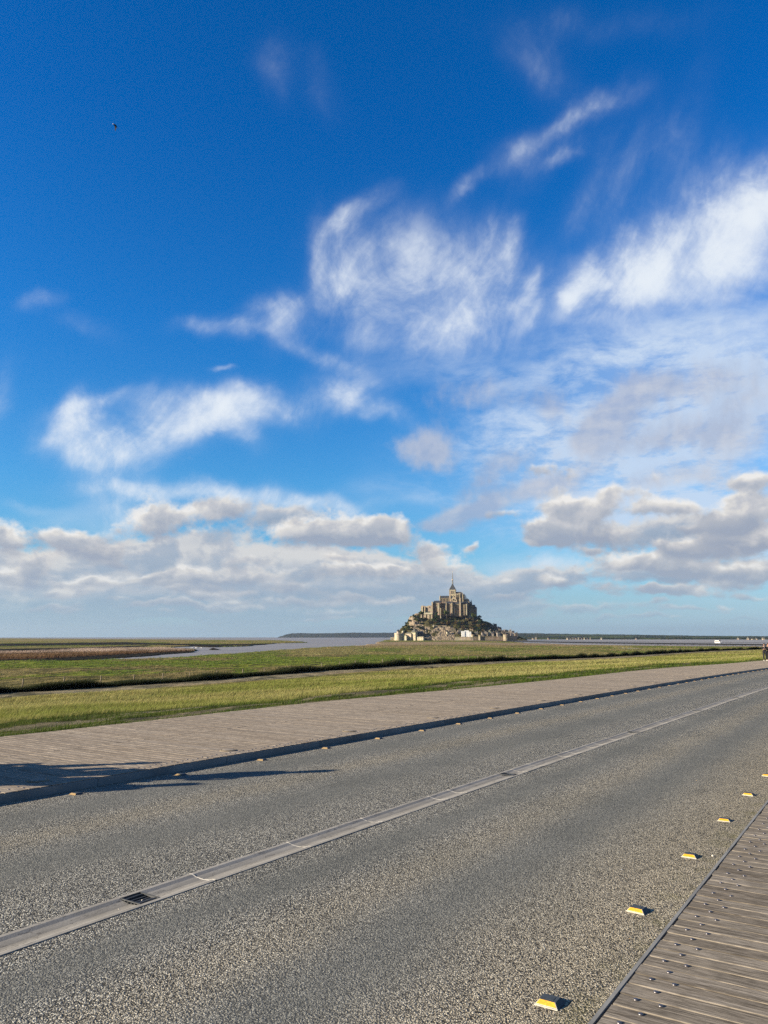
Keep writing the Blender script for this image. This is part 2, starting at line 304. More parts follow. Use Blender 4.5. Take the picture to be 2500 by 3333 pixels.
# ================================================================ helpers for objects
def link(o, parent=None):
    col.objects.link(o)
    if parent is not None: o.parent = parent
    return o
def tag(o, label=None, cat=None, group=None, kind=None):
    if label: o['label'] = label
    if cat: o['category'] = cat
    if group: o['group'] = group
    if kind: o['kind'] = kind
    return o
def empty(name, loc=(0, 0, 0), rz=0.0, mat=None):
    o = bpy.data.objects.new(name, None); col.objects.link(o); o.empty_display_size = .3
    if mat is not None: o.matrix_world = mat
    else: o.location = loc; o.rotation_euler = (0, 0, rz)
    return o
def copy_tree(o, parent=None, name=None):
    c = o.copy(); col.objects.link(c)
    if parent is not None: c.parent = parent
    for ch in list(o.children): copy_tree(ch, c)
    return c
class MB:
    """gathers polygons for one mesh"""
    def __init__(s): s.v = []; s.f = []; s.c = []
    def poly(s, pts, c=None):
        i = len(s.v); s.v += [tuple(p) for p in pts]; s.f.append(tuple(range(i, i + len(pts)))); s.c += [c or (1, 1, 1)] * len(pts)
    def box(s, x0, x1, y0, y1, z0, z1, c=None, M=None):
        P8 = [(x0, y0, z0), (x1, y0, z0), (x1, y1, z0), (x0, y1, z0), (x0, y0, z1), (x1, y0, z1), (x1, y1, z1), (x0, y1, z1)]
        if M is not None: P8 = [tuple(M @ Vector(p)) for p in P8]
        i = len(s.v); s.v += P8; s.c += [c or (1, 1, 1)] * 8
        for q in ((0, 3, 2, 1), (4, 5, 6, 7), (0, 1, 5, 4), (1, 2, 6, 5), (2, 3, 7, 6), (3, 0, 4, 7)): s.f.append(tuple(i + k for k in q))
    def frust(s, cx, cy, z0, z1, a0, b0, a1, b1, c=None, dx=0, dy=0):
        """rectangular frustum, half sizes a,b at bottom and top"""
        i = len(s.v)
        s.v += [(cx - a0, cy - b0, z0), (cx + a0, cy - b0, z0), (cx + a0, cy + b0, z0), (cx - a0, cy + b0, z0),
                (cx + dx - a1, cy + dy - b1, z1), (cx + dx + a1, cy + dy - b1, z1), (cx + dx + a1, cy + dy + b1, z1), (cx + dx - a1, cy + dy + b1, z1)]
        s.c += [c or (1, 1, 1)] * 8
        for q in ((0, 3, 2, 1), (4, 5, 6, 7), (0, 1, 5, 4), (1, 2, 6, 5), (2, 3, 7, 6), (3, 0, 4, 7)): s.f.append(tuple(i + k for k in q))
    def lathe(s, cx, cy, prof, n=16, c=None, cap=True):
        """prof: list of (radius, z) bottom to top"""
        i = len(s.v)
        for r, z in prof:
            for k in range(n):
                a = 2 * math.pi * k / n; s.v.append((cx + r * math.cos(a), cy + r * math.sin(a), z)); s.c.append(c or (1, 1, 1))
        for j in range(len(prof) - 1):
            for k in range(n):
                k2 = (k + 1) % n; s.f.append((i + j * n + k, i + j * n + k2, i + (j + 1) * n + k2, i + (j + 1) * n + k))
        if cap:
            s.f.append(tuple(i + k for k in reversed(range(n)))); s.f.append(tuple(i + (len(prof) - 1) * n + k for k in range(n)))
    def gable(s, x0, x1, y0, y1, z0, z1, axis='x', over=0.0, c=None):
        """solid gable prism: ridge along axis"""
        if axis == 'x':
            ym = (y0 + y1) / 2; y0 -= over; y1 += over; x0 -= over; x1 += over
            P6 = [(x0, y0, z0), (x1, y0, z0), (x1, y1, z0), (x0, y1, z0), (x0, ym, z1), (x1, ym, z1)]
            F = ((0, 3, 2, 1), (0, 1, 5, 4), (2, 3, 4, 5), (1, 2, 5), (3, 0, 4))
        else:
            xm = (x0 + x1) / 2; y0 -= over; y1 += over; x0 -= over; x1 += over
            P6 = [(x0, y0, z0), (x1, y0, z0), (x1, y1, z0), (x0, y1, z0), (xm, y0, z1), (xm, y1, z1)]
            F = ((0, 3, 2, 1), (0, 4, 5, 3), (1, 2, 5, 4), (0, 1, 4), (2, 3, 5))
        i = len(s.v); s.v += P6; s.c += [c or (1, 1, 1)] * 6
        for q in F: s.f.append(tuple(i + k for k in q))
    def tube(s, pts, radii, n=8, c=None):
        i = len(s.v); up = Vector((0, 0, 1))
        pts = [Vector(p) for p in pts]
        for j, p in enumerate(pts):
            d = (pts[min(j + 1, len(pts) - 1)] - pts[max(j - 1, 0)]).normalized()
            a = d.cross(Vector((0, 1, 0)) if abs(d.z) > .9 else up).normalized(); b = d.cross(a)
            for k in range(n):
                t = 2 * math.pi * k / n; q = p + (a * math.cos(t) + b * math.sin(t)) * radii[j]; s.v.append(tuple(q)); s.c.append(c or (1, 1, 1))
        for j in range(len(pts) - 1):
            for k in range(n):
                k2 = (k + 1) % n; s.f.append((i + j * n + k, i + (j + 1) * n + k, i + (j + 1) * n + k2, i + j * n + k2))
        s.f.append(tuple(i + k for k in range(n))); s.f.append(tuple(i + (len(pts) - 1) * n + k for k in reversed(range(n))))
    def mesh(s, name):
        me = bpy.data.meshes.new(name); me.from_pydata(s.v, [], s.f)
        if any(c != (1, 1, 1) for c in s.c):
            a = me.color_attributes.new('tone', 'FLOAT_COLOR', 'POINT')
            a.data.foreach_set('color', np.array([tuple(c) + (1,) for c in s.c], dtype=np.float32).ravel())
        me.update(); return me
    def build(s, name, mat, parent=None, smooth=False, matrix=None):
        me = s.mesh(name); me.materials.append(mat)
        if smooth: me.polygons.foreach_set('use_smooth', [True] * len(me.polygons))
        o = bpy.data.objects.new(name, me); link(o, parent)
        if matrix is not None: o.matrix_world = matrix
        return o
def np_mesh(name, verts, faces, mat, cols=None, smooth=False, attr='tone'):
    """verts (n,3) float, faces (m,k) int with constant k"""
    me = bpy.data.meshes.new(name); n, m, k = len(verts), len(faces), faces.shape[1]
    me.vertices.add(n); me.vertices.foreach_set('co', verts.astype(np.float32).ravel())
    me.loops.add(m * k); me.loops.foreach_set('vertex_index', faces.astype(np.int32).ravel())
    me.polygons.add(m); me.polygons.foreach_set('loop_start', np.arange(0, m * k, k, dtype=np.int32))
    if cols is not None:
        a = me.color_attributes.new(attr, 'FLOAT_COLOR', 'POINT')
        c4 = np.ones((n, 4), np.float32); c4[:, :3] = cols; a.data.foreach_set('color', c4.ravel())
    me.update(calc_edges=True)
    if smooth: me.polygons.foreach_set('use_smooth', np.ones(m, dtype=bool))
    me.materials.append(mat)
    return link(bpy.data.objects.new(name, me))

# ================================================================ materials
def new_mat(name):
    m = bpy.data.materials.new(name); m.use_nodes = True; T = NT(m.node_tree)
    b = T.n['Principled BSDF']; return m, T, b
def bump(T, b, h, strength=.5, dist=.01):
    n = T.n.new('ShaderNodeBump'); n.inputs['Strength'].default_value = strength; n.inputs['Distance'].default_value = dist
    T.l.new(h, n.inputs['Height']); T.l.new(n.outputs[0], b.inputs['Normal'])
def objco(T): return T.n.new('ShaderNodeTexCoord').outputs['Object']
def attr(T, name='tone'):
    n = T.n.new('ShaderNodeAttribute'); n.attribute_name = name; return n.outputs['Color']
def plain(name, c, rough=.7, metal=0.0, var=.25, scale=3.0, bumpd=0.0, spec=.3, tone=False):
    """one colour with mottling of its own, never quite flat"""
    m, T, b = new_mat(name); p = objco(T)
    f = T.noise(p, scale, 6, .6)
    lo = tuple(x * (1 - var) for x in c); hi = tuple(min(1, x * (1 + var)) for x in c)
    cc = T.mix(T.mapr(f, .3, .7), lo, hi)
    if tone: cc = T.mix(1.0, cc, attr(T), 'MULTIPLY')
    T.l.new(cc, b.inputs['Base Color']); b.inputs['Roughness'].default_value = rough; b.inputs['Metallic'].default_value = metal
    b.inputs['Specular IOR Level'].default_value = spec
    if bumpd: bump(T, b, T.noise(p, scale * 4, 5, .6), .6, bumpd)
    return m
def stone_mat(name, c1, c2, scale=.25, row=.0, rough=.85, tone=False, dark=.45):
    """weathered masonry, coursing too small to see from afar becomes blotches and streaks"""
    m, T, b = new_mat(name); p = objco(T)
    f = T.noise(p, scale, 8, .65); st = T.noise(T.vmath('MULTIPLY', p, (1.2, 1.2, .12)), scale * 2.5, 5, .6)
    cc = T.mix(T.mapr(f, .3, .7), c1, c2)
    cc = T.mix(T.mapr(st, .45, .75, 0, dark), cc, tuple(x * .35 for x in c1))
    v = T.voro(p, scale * 5, out='Color'); cc = T.mix(.25, cc, T.mix(1.0, cc, v, 'MULTIPLY'))
    if tone: cc = T.mix(1.0, cc, attr(T), 'MULTIPLY')
    T.l.new(cc, b.inputs['Base Color']); b.inputs['Roughness'].default_value = rough; b.inputs['Specular IOR Level'].default_value = .15
    bump(T, b, T.noise(p, scale * 8, 5, .7), .5, .3)
    return m

def asphalt():
    m, T, b = new_mat('coarse_asphalt'); p = objco(T)
    x, y, z = T.sep(p)
    pj = T.vmath('MULTIPLY_ADD', T.vmath('SUBTRACT', T.noise(p, 60, 2, .5, color=True), (.5, .5, .5)), (.014, .014, 0), p)
    d = T.voro(pj, 112, 'F1'); cid = T.voro(pj, 112, 'F1', 'Color')
    r, g, bl = T.sep(cid)
    d2 = T.voro(pj, 190, 'F1'); c2 = T.sep(T.voro(pj, 190, 'F1', 'Color'))[0]
    lane = T.math('SUBTRACT', y, 0.0)
    # wheel paths: polished, darker, finer texture. y is metres across the road
    def band(c, w): return T.math('POWER', math.exp(-1), T.math('POWER', T.math('ABSOLUTE', T.math('DIVIDE', T.math('SUBTRACT', yy, c), w)), 2.5))
    yy = T.math('ADD', y, T.math('MULTIPLY', T.math('SUBTRACT', T.noise(p, .35, 4, .6), .5), .5))
    tr = T.math('ADD', T.math('ADD', band(2.35, .36), band(3.45, .22)), T.math('ADD', band(5.15, .42), band(6.65, .35)), clamp=True)
    tan = T.math('ADD', T.mapr(yy, 2.35, 1.45, 0, 1), T.math('MULTIPLY', T.math('ADD', band(2.85, .25), band(5.9, .25)), .45), clamp=True)
    tan = T.math('ADD', tan, T.mapr(yy, 7.05, 7.4, 0, .6), clamp=True)
    blot = T.noise(p, 1.3, 5, .6)
    stone = T.ramp(r, [(0, (.055, .058, .062)), (.3, (.13, .13, .128)), (.6, (.25, .24, .22)), (.85, (.42, .40, .36)), (1, (.62, .60, .54))])
    stone = T.mix(T.math('MULTIPLY', tan, .65), stone, T.ramp(g, [(0, (.10, .09, .075)), (.4, (.25, .22, .17)), (.8, (.46, .41, .32)), (1, (.66, .61, .51))]))
    stone = T.mix(T.math('MULTIPLY', tr, .8), stone, T.mix(r, (.085, .088, .086), (.155, .157, .15)))
    gap = T.mapr(d, .42, .80); gap = T.math('MULTIPLY', gap, T.mapr(tr, 0, 1, 1.0, .55))
    base = T.mix(gap, stone, (.022, .021, .02))
    base = T.mix(T.math('MULTIPLY', T.mapr(d2, .1, .5, .5, 0), T.mapr(c2, .55, .9)), base, (.34, .32, .28))
    base = T.mix(T.mapr(blot, .35, .7, .0, .30), base, T.mix(1.0, base, (.62, .64, .66), 'MULTIPLY'))
    moss = T.math('MULTIPLY', T.mapr(yy, 1.42, 1.22), T.mapr(T.noise(p, 5, 5, .65), .45, .7))
    base = T.mix(T.math('MULTIPLY', moss, .5), base, (.10, .10, .035))
    big = T.noise(p, .45, 5, .6)
    base = T.mix(T.mapr(big, .42, .66, 0, .35), base, T.mix(1.0, base, (.66, .68, .68), 'MULTIPLY'))
    oil = T.noise(T.vmath('MULTIPLY', p, (.5, 2.2, 1)), 1.6, 5, .65)
    base = T.mix(T.mapr(oil, .60, .74, 0, .5), base, (.055, .056, .055))
    fine = T.noise(p, 420, 3, .6)
    base = T.mix(T.mapr(fine, .35, .75, .0, .35), base, T.mix(1.0, base, (1.7, 1.68, 1.6), 'MULTIPLY'))
    base = T.mix(1.0, base, T.mix(tan, (1.36, 1.38, 1.34), (1.52, 1.48, 1.35)), 'MULTIPLY')
    T.l.new(base, b.inputs['Base Color']); b.inputs['Roughness'].default_value = .95; b.inputs['Specular IOR Level'].default_value = .08
    hgt = T.math('SUBTRACT', T.math('MULTIPLY', T.mapr(d, .15, .75, 1.0, 0.0), T.math('MULTIPLY_ADD', bl, .7, .5)), T.math('MULTIPLY', d2, .15))
    hgt = T.math('MULTIPLY', hgt, T.mapr(tr, 0, 1, 1.0, .5))
    bump(T, b, hgt, 1.0, .0062)
    return m
def wood(name, c1, c2, c3):
    """weathered decking; local x runs along the deck, y along the planks; tone carries a value per plank"""
    m, T, b = new_mat(name); p = objco(T); t = T.sep(attr(T))
    off = T.vmath('ADD', T.vmath('MULTIPLY', p, (1, .045, 1)), T.comb(T.math('MULTIPLY', t[0], 7.0), T.math('MULTIPLY', t[1], 9.0), 0.0))
    gr = T.noise(off, 70, 6, .65, dist=.4); gr2 = T.noise(off, 17, 5, .6, dist=.8)
    cc = T.mix(T.mapr(t[0], 0, 1), c1, c2)
    cc = T.mix(T.mapr(gr2, .45, .68, 0, .75), cc, c3)
    cc = T.mix(T.mapr(gr, .50, .66, 0, .85), cc, tuple(x * .30 for x in c1))
    cc = T.mix(T.mapr(gr, .46, .30, 0, .55), cc, tuple(min(1, x * 1.6) for x in c2))
    gr3 = T.noise(T.vmath('MULTIPLY', off, (1, 1.6, 1)), 190, 4, .6); cc = T.mix(T.mapr(gr3, .50, .62, 0, .6), cc, tuple(x * .4 for x in c1)); cc = T.mix(T.mapr(gr3, .46, .36, 0, .35), cc, tuple(min(1, x * 1.5) for x in c2))
    sp = T.noise(p, 9, 5, .6); cc = T.mix(T.mapr(sp, .5, .75, 0, .4), cc, tuple(x * .5 for x in c1))
    dirt = T.noise(p, .8, 4, .6); cc = T.mix(T.mapr(dirt, .4, .7, 0, .3), cc, T.mix(1.0, cc, (1.25, 1.2, 1.12), 'MULTIPLY'))
    T.l.new(cc, b.inputs['Base Color']); b.inputs['Roughness'].default_value = .9; b.inputs['Specular IOR Level'].default_value = .06
    bump(T, b, gr, .8, .0025)
    return m
def concrete():
    m, T, b = new_mat('pale_concrete'); p = objco(T)
    f = T.noise(p, 4, 7, .65); g = T.noise(T.vmath('MULTIPLY', p, (1, 6, 1)), 3, 6, .6); h = T.noise(p, 90, 4, .6)
    cc = T.mix(T.mapr(f, .3, .7), (.30, .285, .255), (.42, .40, .355))
    cc = T.mix(T.mapr(g, .45, .75, 0, .55), cc, (.22, .20, .17))
    y = T.sep(p)[1]
    mid = T.math('POWER', math.exp(-1), T.math('POWER', T.math('DIVIDE', T.math('SUBTRACT', y, 3.995), .05), 2))
    cc = T.mix(T.math('MULTIPLY', mid, T.mapr(T.noise(T.vmath('MULTIPLY', p, (1, 5, 1)), 2.2, 5, .6), .3, .6, .1, .6)), cc, (.16, .155, .14))
    ck = T.math('ABSOLUTE', T.math('SUBTRACT', T.noise(T.vmath('MULTIPLY', p, (1, 3.0, 1)), 2.1, 6, .55), .5))
    cc = T.mix(T.mapr(ck, .0, .007, .85, 0), cc, (.05, .045, .04))
    gd = T.noise(p, 1.1, 6, .7); cc = T.mix(T.mapr(gd, .5, .72, 0, .6), cc, (.20, .185, .155))
    cc = T.mix(T.mapr(h, .45, .75, 0, .3), cc, (.52, .50, .46))
    T.l.new(cc, b.inputs['Base Color']); b.inputs['Roughness'].default_value = .9; b.inputs['Specular IOR Level'].default_value = .08
    bump(T, b, h, .4, .002); return m
def ground_mat():
    m, T, b = new_mat('marsh_ground'); p = T.n.new('ShaderNodeNewGeometry').outputs['Position']; t = attr(T)
    f = T.noise(T.vmath('MULTIPLY', p, (1, .45, 1)), .5, 9, .68); g = T.noise(p, .06, 7, .62)
    cc = T.mix(T.mapr(f, .38, .66), T.mix(1.0, t, (.32, .36, .3), 'MULTIPLY'), T.mix(1.0, t, (1.5, 1.45, 1.2), 'MULTIPLY'))
    cc = T.mix(T.mapr(g, .5, .68, 0, .30), cc, T.mix(1.0, t, (1.3, .95, .6), 'MULTIPLY'))
    T.l.new(cc, b.inputs['Base Color']); b.inputs['Roughness'].default_value = .95; b.inputs['Specular IOR Level'].default_value = .05
    bump(T, b, T.noise(p, 2.2, 8, .7), .8, .25); return m
def blade_mat(name='grass_blades', trans=.35):
    m, T, b = new_mat(name); t = attr(T)
    T.l.new(t, b.inputs['Base Color']); b.inputs['Roughness'].default_value = .75; b.inputs['Specular IOR Level'].default_value = .15
    tr = T.n.new('ShaderNodeBsdfTranslucent'); T.l.new(t, tr.inputs[0])
    mx = T.n.new('ShaderNodeMixShader'); mx.inputs[0].default_value = trans; out = T.n['Material Output']
    T.l.new(b.outputs[0], mx.inputs[1]); T.l.new(tr.outputs[0], mx.inputs[2]); T.l.new(mx.outputs[0], out.inputs[0]); return m
def water_mat():
    m, T, b = new_mat('silty_water'); p = T.n.new('ShaderNodeNewGeometry').outputs['Position']
    f = T.noise(T.vmath('MULTIPLY', p, (.0015, .012, 1)), 1.0, 6, .6); g = T.noise(T.vmath('MULTIPLY', p, (.01, .03, 1)), 1.0, 5, .6)
    cc = T.mix(T.mapr(f, .35, .65), (.22, .20, .175), (.30, .27, .235)); cc = T.mix(T.mapr(g, .5, .75, 0, .35), cc, (.38, .35, .31))
    T.l.new(cc, b.inputs['Base Color']); b.inputs['Roughness'].default_value = .42; b.inputs['IOR'].default_value = 1.33
    b.inputs['Specular IOR Level'].default_value = .35
    bump(T, b, T.noise(T.vmath('MULTIPLY', p, (.4, 1.2, 1)), 1.0, 5, .6), .6, .35); return m
def leaf_mat(name, c, var=.5):
    m, T, b = new_mat(name); t = attr(T)
    oi = T.n.new('ShaderNodeObjectInfo').outputs['Random']
    cc = T.mix(1.0, T.mix(oi, tuple(x * (1 - var * .5) for x in c), tuple(x * (1 + var * .5) for x in c)), t, 'MULTIPLY')
    T.l.new(cc, b.inputs['Base Color']); b.inputs['Roughness'].default_value = .8; b.inputs['Specular IOR Level'].default_value = .1; return m
M = dict(
    asphalt=asphalt(), concrete=concrete(), ground=ground_mat(), blades=blade_mat(), water=water_mat(),
    deck_near=wood('weathered_deck_wood', (.165, .142, .113), (.285, .252, .205), (.39, .352, .30)),
    deck_far=wood('sunlit_deck_wood', (.26, .218, .172), (.36, .308, .248), (.42, .37, .305)),  # same wood as the near deck; grazing sunlight put into the paler colour
    steel=plain('blue_grey_steel', (.16, .19, .21), .6, .1, .2, 2.0), strip=plain('galvanised_strip', (.24, .24, .228), .75, .0, .25, 4.0),
    stud_metal=plain('stud_metal', (.22, .21, .22), .42, .85, .3, 40.0), stud_body=plain('stud_plastic', (.055, .066, .075), .55, 0, .3, 40.0, .0006),
    amber=plain('amber_reflector', (.74, .36, .02), .5, 0, .35, 90.0, 0, .5), amber_dull=plain('dull_reflector', (.36, .25, .12), .8, 0, .4, 90.0), white=plain('white_plastic', (.55, .52, .44), .5, 0, .15, 50.0),  # the far row gets a duller copy of the amber
    iron=plain('dark_cast_iron', (.075, .08, .085), .6, .5, .4, 30.0), pebble=plain('white_pebble', (.62, .58, .50), .8, 0, .2, 60.0),
    post=plain('weathered_post', (.20, .165, .115), .9, 0, .4, 4.0), lens=plain('light_lens', (.30, .26, .215), .95, 0, .15, 30.0),
)

# ================================================================ the lie of the land
RA = R(56.6); SLOPE = 0.0085
DV = Vector((math.cos(RA), math.sin(RA), -SLOPE)).normalized(); NV = Vector((-math.sin(RA), math.cos(RA), 0)); ZV = DV.cross(NV)
RF = Matrix((DV, NV, ZV)).transposed().to_4x4(); RF.translation = Vector((0, 0, -1.6 + 5 * SLOPE))   # road frame: x along, y across to the left
def bend(u): return -0.0007 * np.maximum(0, np.asarray(u, float) - 25) ** 2 if np.ndim(u) else -0.0007 * max(0, u - 25) ** 2
V_NEAR, V_KERB, V_FAR = 1.18, 7.40, 11.95
def hashn(ix, iy, s): 
    h = np.sin(ix * 127.1 + iy * 311.7 + s * 74.7) * 43758.5453; return h - np.floor(h)
def vnoise(x, y, s=0):
    ix, iy = np.floor(x), np.floor(y); fx, fy = x - ix, y - iy; fx = fx * fx * (3 - 2 * fx); fy = fy * fy * (3 - 2 * fy)
    a, b, c, d = hashn(ix, iy, s), hashn(ix + 1, iy, s), hashn(ix, iy + 1, s), hashn(ix + 1, iy + 1, s)
    return (a * (1 - fx) + b * fx) * (1 - fy) + (c * (1 - fx) + d * fx) * fy
def fbm(x, y, o=4, s=0):
    t = 0; a = .5
    for k in range(o): t = t + a * vnoise(x * 2 ** k, y * 2 ** k, s + k); a *= .5
    return t / (1 - .5 ** o)
def smooth(a, b, x): t = np.clip((x - a) / (b - a), 0, 1); return t * t * (3 - 2 * t)
def gpt(x, y, z):
    """where the line of sight through a photo pixel meets the level z"""
    d = ray(x, y); t = z / d.z; return (d.x * t, d.y * t)
ZM, ZW = -7.4, -8.0                             # salt marsh, water
def inpoly(X, Y, poly):
    c = np.zeros(X.shape, bool); n = len(poly)
    for i in range(n):
        x0, y0 = poly[i]; x1, y1 = poly[(i + 1) % n]
        if y0 == y1: continue
        k = (y0 > Y) != (y1 > Y); c ^= k & (X < (x1 - x0) * (Y - y0) / (y1 - y0) + x0)
    return c
PG = lambda pts, z=ZM: [gpt(x, y, z) for x, y in pts]
L_MAIN = PG([(-1500, 3000), (-1500, 2172), (-300, 2167), (165, 2160), (400, 2149), (520, 2143), (600, 2138), (764, 2125), (866, 2118.5), (1010, 2108), (1153, 2102), (1225, 2096), (1243, 2087),
              (1262, 2082), (1600, 2082), (1660, 2089), (1720, 2093), (1850, 2097), (2000, 2099.5), (2300, 2103), (2600, 2103), (4500, 2106), (4500, 3000)])
L_ISLE = PG([(-1500, 2078), (0, 2077.3), (600, 2081.5), (900, 2083.5), (985, 2087.5), (1003, 2091), (900, 2092.5), (830, 2098.5), (790, 2102.5), (690, 2104.5), (640, 2101.5), (540, 2106), (-1500, 2106)])
L_REED = PG([(-1500, 2105), (560, 2105.5), (640, 2116), (652, 2120.5), (400, 2137), (165, 2149), (-1500, 2162)])
REEDS = PG([(-1500, 2124), (0, 2122), (250, 2113), (520, 2108.5), (600, 2113), (640, 2118), (645, 2119), (400, 2128), (170, 2140), (0, 2144), (-1500, 2152)])
DARK1 = PG([(-1500, 2096), (0, 2095), (250, 2092), (400, 2090), (520, 2094), (690, 2097.5), (830, 2095.5), (1000, 2090.5), (900, 2093), (830, 2099), (690, 2105), (640, 2102), (520, 2099), (400, 2099), (200, 2101), (0, 2103), (-1500, 2106)])
DARK2 = PG([(-1500, 2113), (0, 2112), (250, 2108), (480, 2100), (500, 2102), (400, 2108), (250, 2114), (60, 2122), (-1500, 2126)])
DARK3 = PG([(-1500, 2148), (0, 2144), (170, 2140), (400, 2128), (640, 2118), (655, 2122), (400, 2141), (165, 2152), (0, 2161), (-1500, 2168)])
SANDR = PG([(1230, 2090), (1500, 2089), (1760, 2095), (2000, 2099), (2600, 2101), (2600, 2107), (2200, 2104), (2010, 2101), (1850, 2101), (1500, 2098), (1250, 2100), (1150, 2104)])
POND = PG([(1985, 2104.5), (2110, 2108.5), (2090, 2111), (2000, 2107.5)])
RUST = PG([(1100, 2106), (1230, 2099), (1500, 2097), (1850, 2100), (1950, 2103), (1700, 2103.5), (1500, 2101.5), (1300, 2103)])
# the cart track and the rushes behind it, as lines on the ground
TRK = [(-700, 2335, 2318), (-200, 2284, 2271), (0, 2269, 2256), (150, 2260, 2249), (350, 2250, 2236), (520, 2238, 2225), (700, 2224, 2213), (820, 2216, 2202), (941, 2208, 2193.5), (1060, 2196, 2183), (1182, 2187, 2176), (1330, 2175.5, 2166),
       (1500, 2165, 2157.5), (1700, 2155, 2149), (1850, 2148.5, 2144), (2000, 2142, 2137), (2100, 2136, 2131), (2180, 2129, 2126), (2300, 2121.5, 2119), (2420, 2117, 2115), (2500, 2115.5, 2114), (3000, 2109, 2108)]
ZP = -5.2
TNEAR = np.array([gpt(x, a, ZP) for x, a, b in TRK]); TFAR = np.array([gpt(x, b, ZP) for x, a, b in TRK])
def side_dist(X, Y, line):
    """signed distance to a polyline, positive beyond it (left of its direction)"""
    best = np.full(X.shape, 1e9); sg = np.ones(X.shape)
    for (x0, y0), (x1, y1) in zip(line[:-1], line[1:]):
        dx, dy = x1 - x0, y1 - y0; L2 = dx * dx + dy * dy
        t = np.clip(((X - x0) * dx + (Y - y0) * dy) / L2, 0, 1); ex, ey = X - x0 - t * dx, Y - y0 - t * dy
        d = np.hypot(ex, ey); k = d < best; best = np.where(k, d, best); sg = np.where(k, np.sign(dx * ey - dy * ex), sg)
    return best * sg
def uvof(X, Y):
    u = X * math.cos(RA) + Y * math.sin(RA); v = -X * math.sin(RA) + Y * math.cos(RA); return u, v
def road_z(u): return -1.6 + 5 * SLOPE - SLOPE * u
def land(X, Y):
    """height and zone of the ground"""
    X = np.asarray(X, float); Y = np.asarray(Y, float)
    u, v = uvof(X, Y); r = np.hypot(X, Y); vb = v - bend(np.clip(u, -100, 160))
    zr = np.maximum(road_z(np.clip(u, -60, 200)), -5.0)
    n1 = fbm(X / 9, Y / 9, 4, 3) - .5; n2 = fbm(X / 1.3, Y / 1.3, 3, 5) - .5
    dn = side_dist(X, Y, TNEAR); df = side_dist(X, Y, TFAR)
    run = np.clip((vb - V_FAR) / np.maximum(vb - V_FAR - dn, 1.0), 0, 1)
    zem = zr - .06 + (ZP - zr) * (run ** .9) + n1 * .5 * smooth(14, 22, vb) + n2 * .07 * smooth(12, 13, vb)
    zma = ZP - .25 + (ZM - ZP + .25) * smooth(100, 330, r) + n1 * .45 + n2 * .14 + (fbm(X / 30, Y / 30, 3, 9) - .5) * .7 * smooth(90, 140, r) * smooth(900, 350, r)
    z = np.where(vb < V_FAR, zr - .25, np.where(dn < 0, zem, np.where(df < 0, ZP + n2 * .05, ZP + (zma - ZP) * smooth(0, 3, df))))
    # road corridor itself stays well below the road slab; beyond it on the right the same marsh
    zright = np.maximum(zr - .3 - np.clip(-2.2 - vb, 0, 60) * .09, ZP - .3)
    z = np.where(vb < -2.2, zright, z)
    zone = np.zeros(X.shape, int)               # 0 embankment, 1 track, 2 marsh
    zone[(dn >= 0) & (df < 0)] = 1; zone[(df >= 0) & (dn >= 0)] = 2
    zone[(vb < V_FAR)] = 0
    jx = (fbm(X / 25 + 7, Y / 60, 4, 21) - .5) * np.clip(r * .035, 0, 26); jy = (fbm(X / 25, Y / 60 + 3, 4, 31) - .5) * np.clip(r * .05, 0, 40)
    XX, YY = X + jx, Y + jy * np.clip(r / 1500, .15, 1)
    main = inpoly(XX, YY, L_MAIN); isle = inpoly(XX, YY, L_ISLE); reed = inpoly(XX, YY, L_REED)
    far = (r > 200)
    near_land = ~far | main
    zone = np.where(near_land, zone, 9)
    zone = np.where(far & ~main & isle, 3, zone); zone = np.where(far & ~main & reed, 4, zone)
    z = np.where(zone == 9, -9.6, z); z = np.where((zone == 3) | (zone == 4), ZM + n1 * .3 + n2 * .1, z)
    zone = np.where((zone == 4) & inpoly(XX, YY, REEDS), 5, zone)
    for pg, dz in ((DARK1, 0), (DARK2, 0), (DARK3, .35)):
        k = inpoly(XX, YY, pg) & ((zone == 3) | (zone == 4) | (zone == 5)); zone = np.where(k, 6, zone); z = np.where(k, ZM - dz + n2 * .3, z)
    k = inpoly(XX, YY, SANDR) & (zone == 2); zone = np.where(k, 7, zone)
    k = inpoly(XX, YY, RUST) & (zone == 2); zone = np.where(k, 8, zone)
    k = inpoly(XX, YY, POND) & ((zone == 2) | (zone == 7) | (zone == 8)); zone = np.where(k, 9, zone); z = np.where(k, -9, z)
    return z, zone, vb, dn, df, r
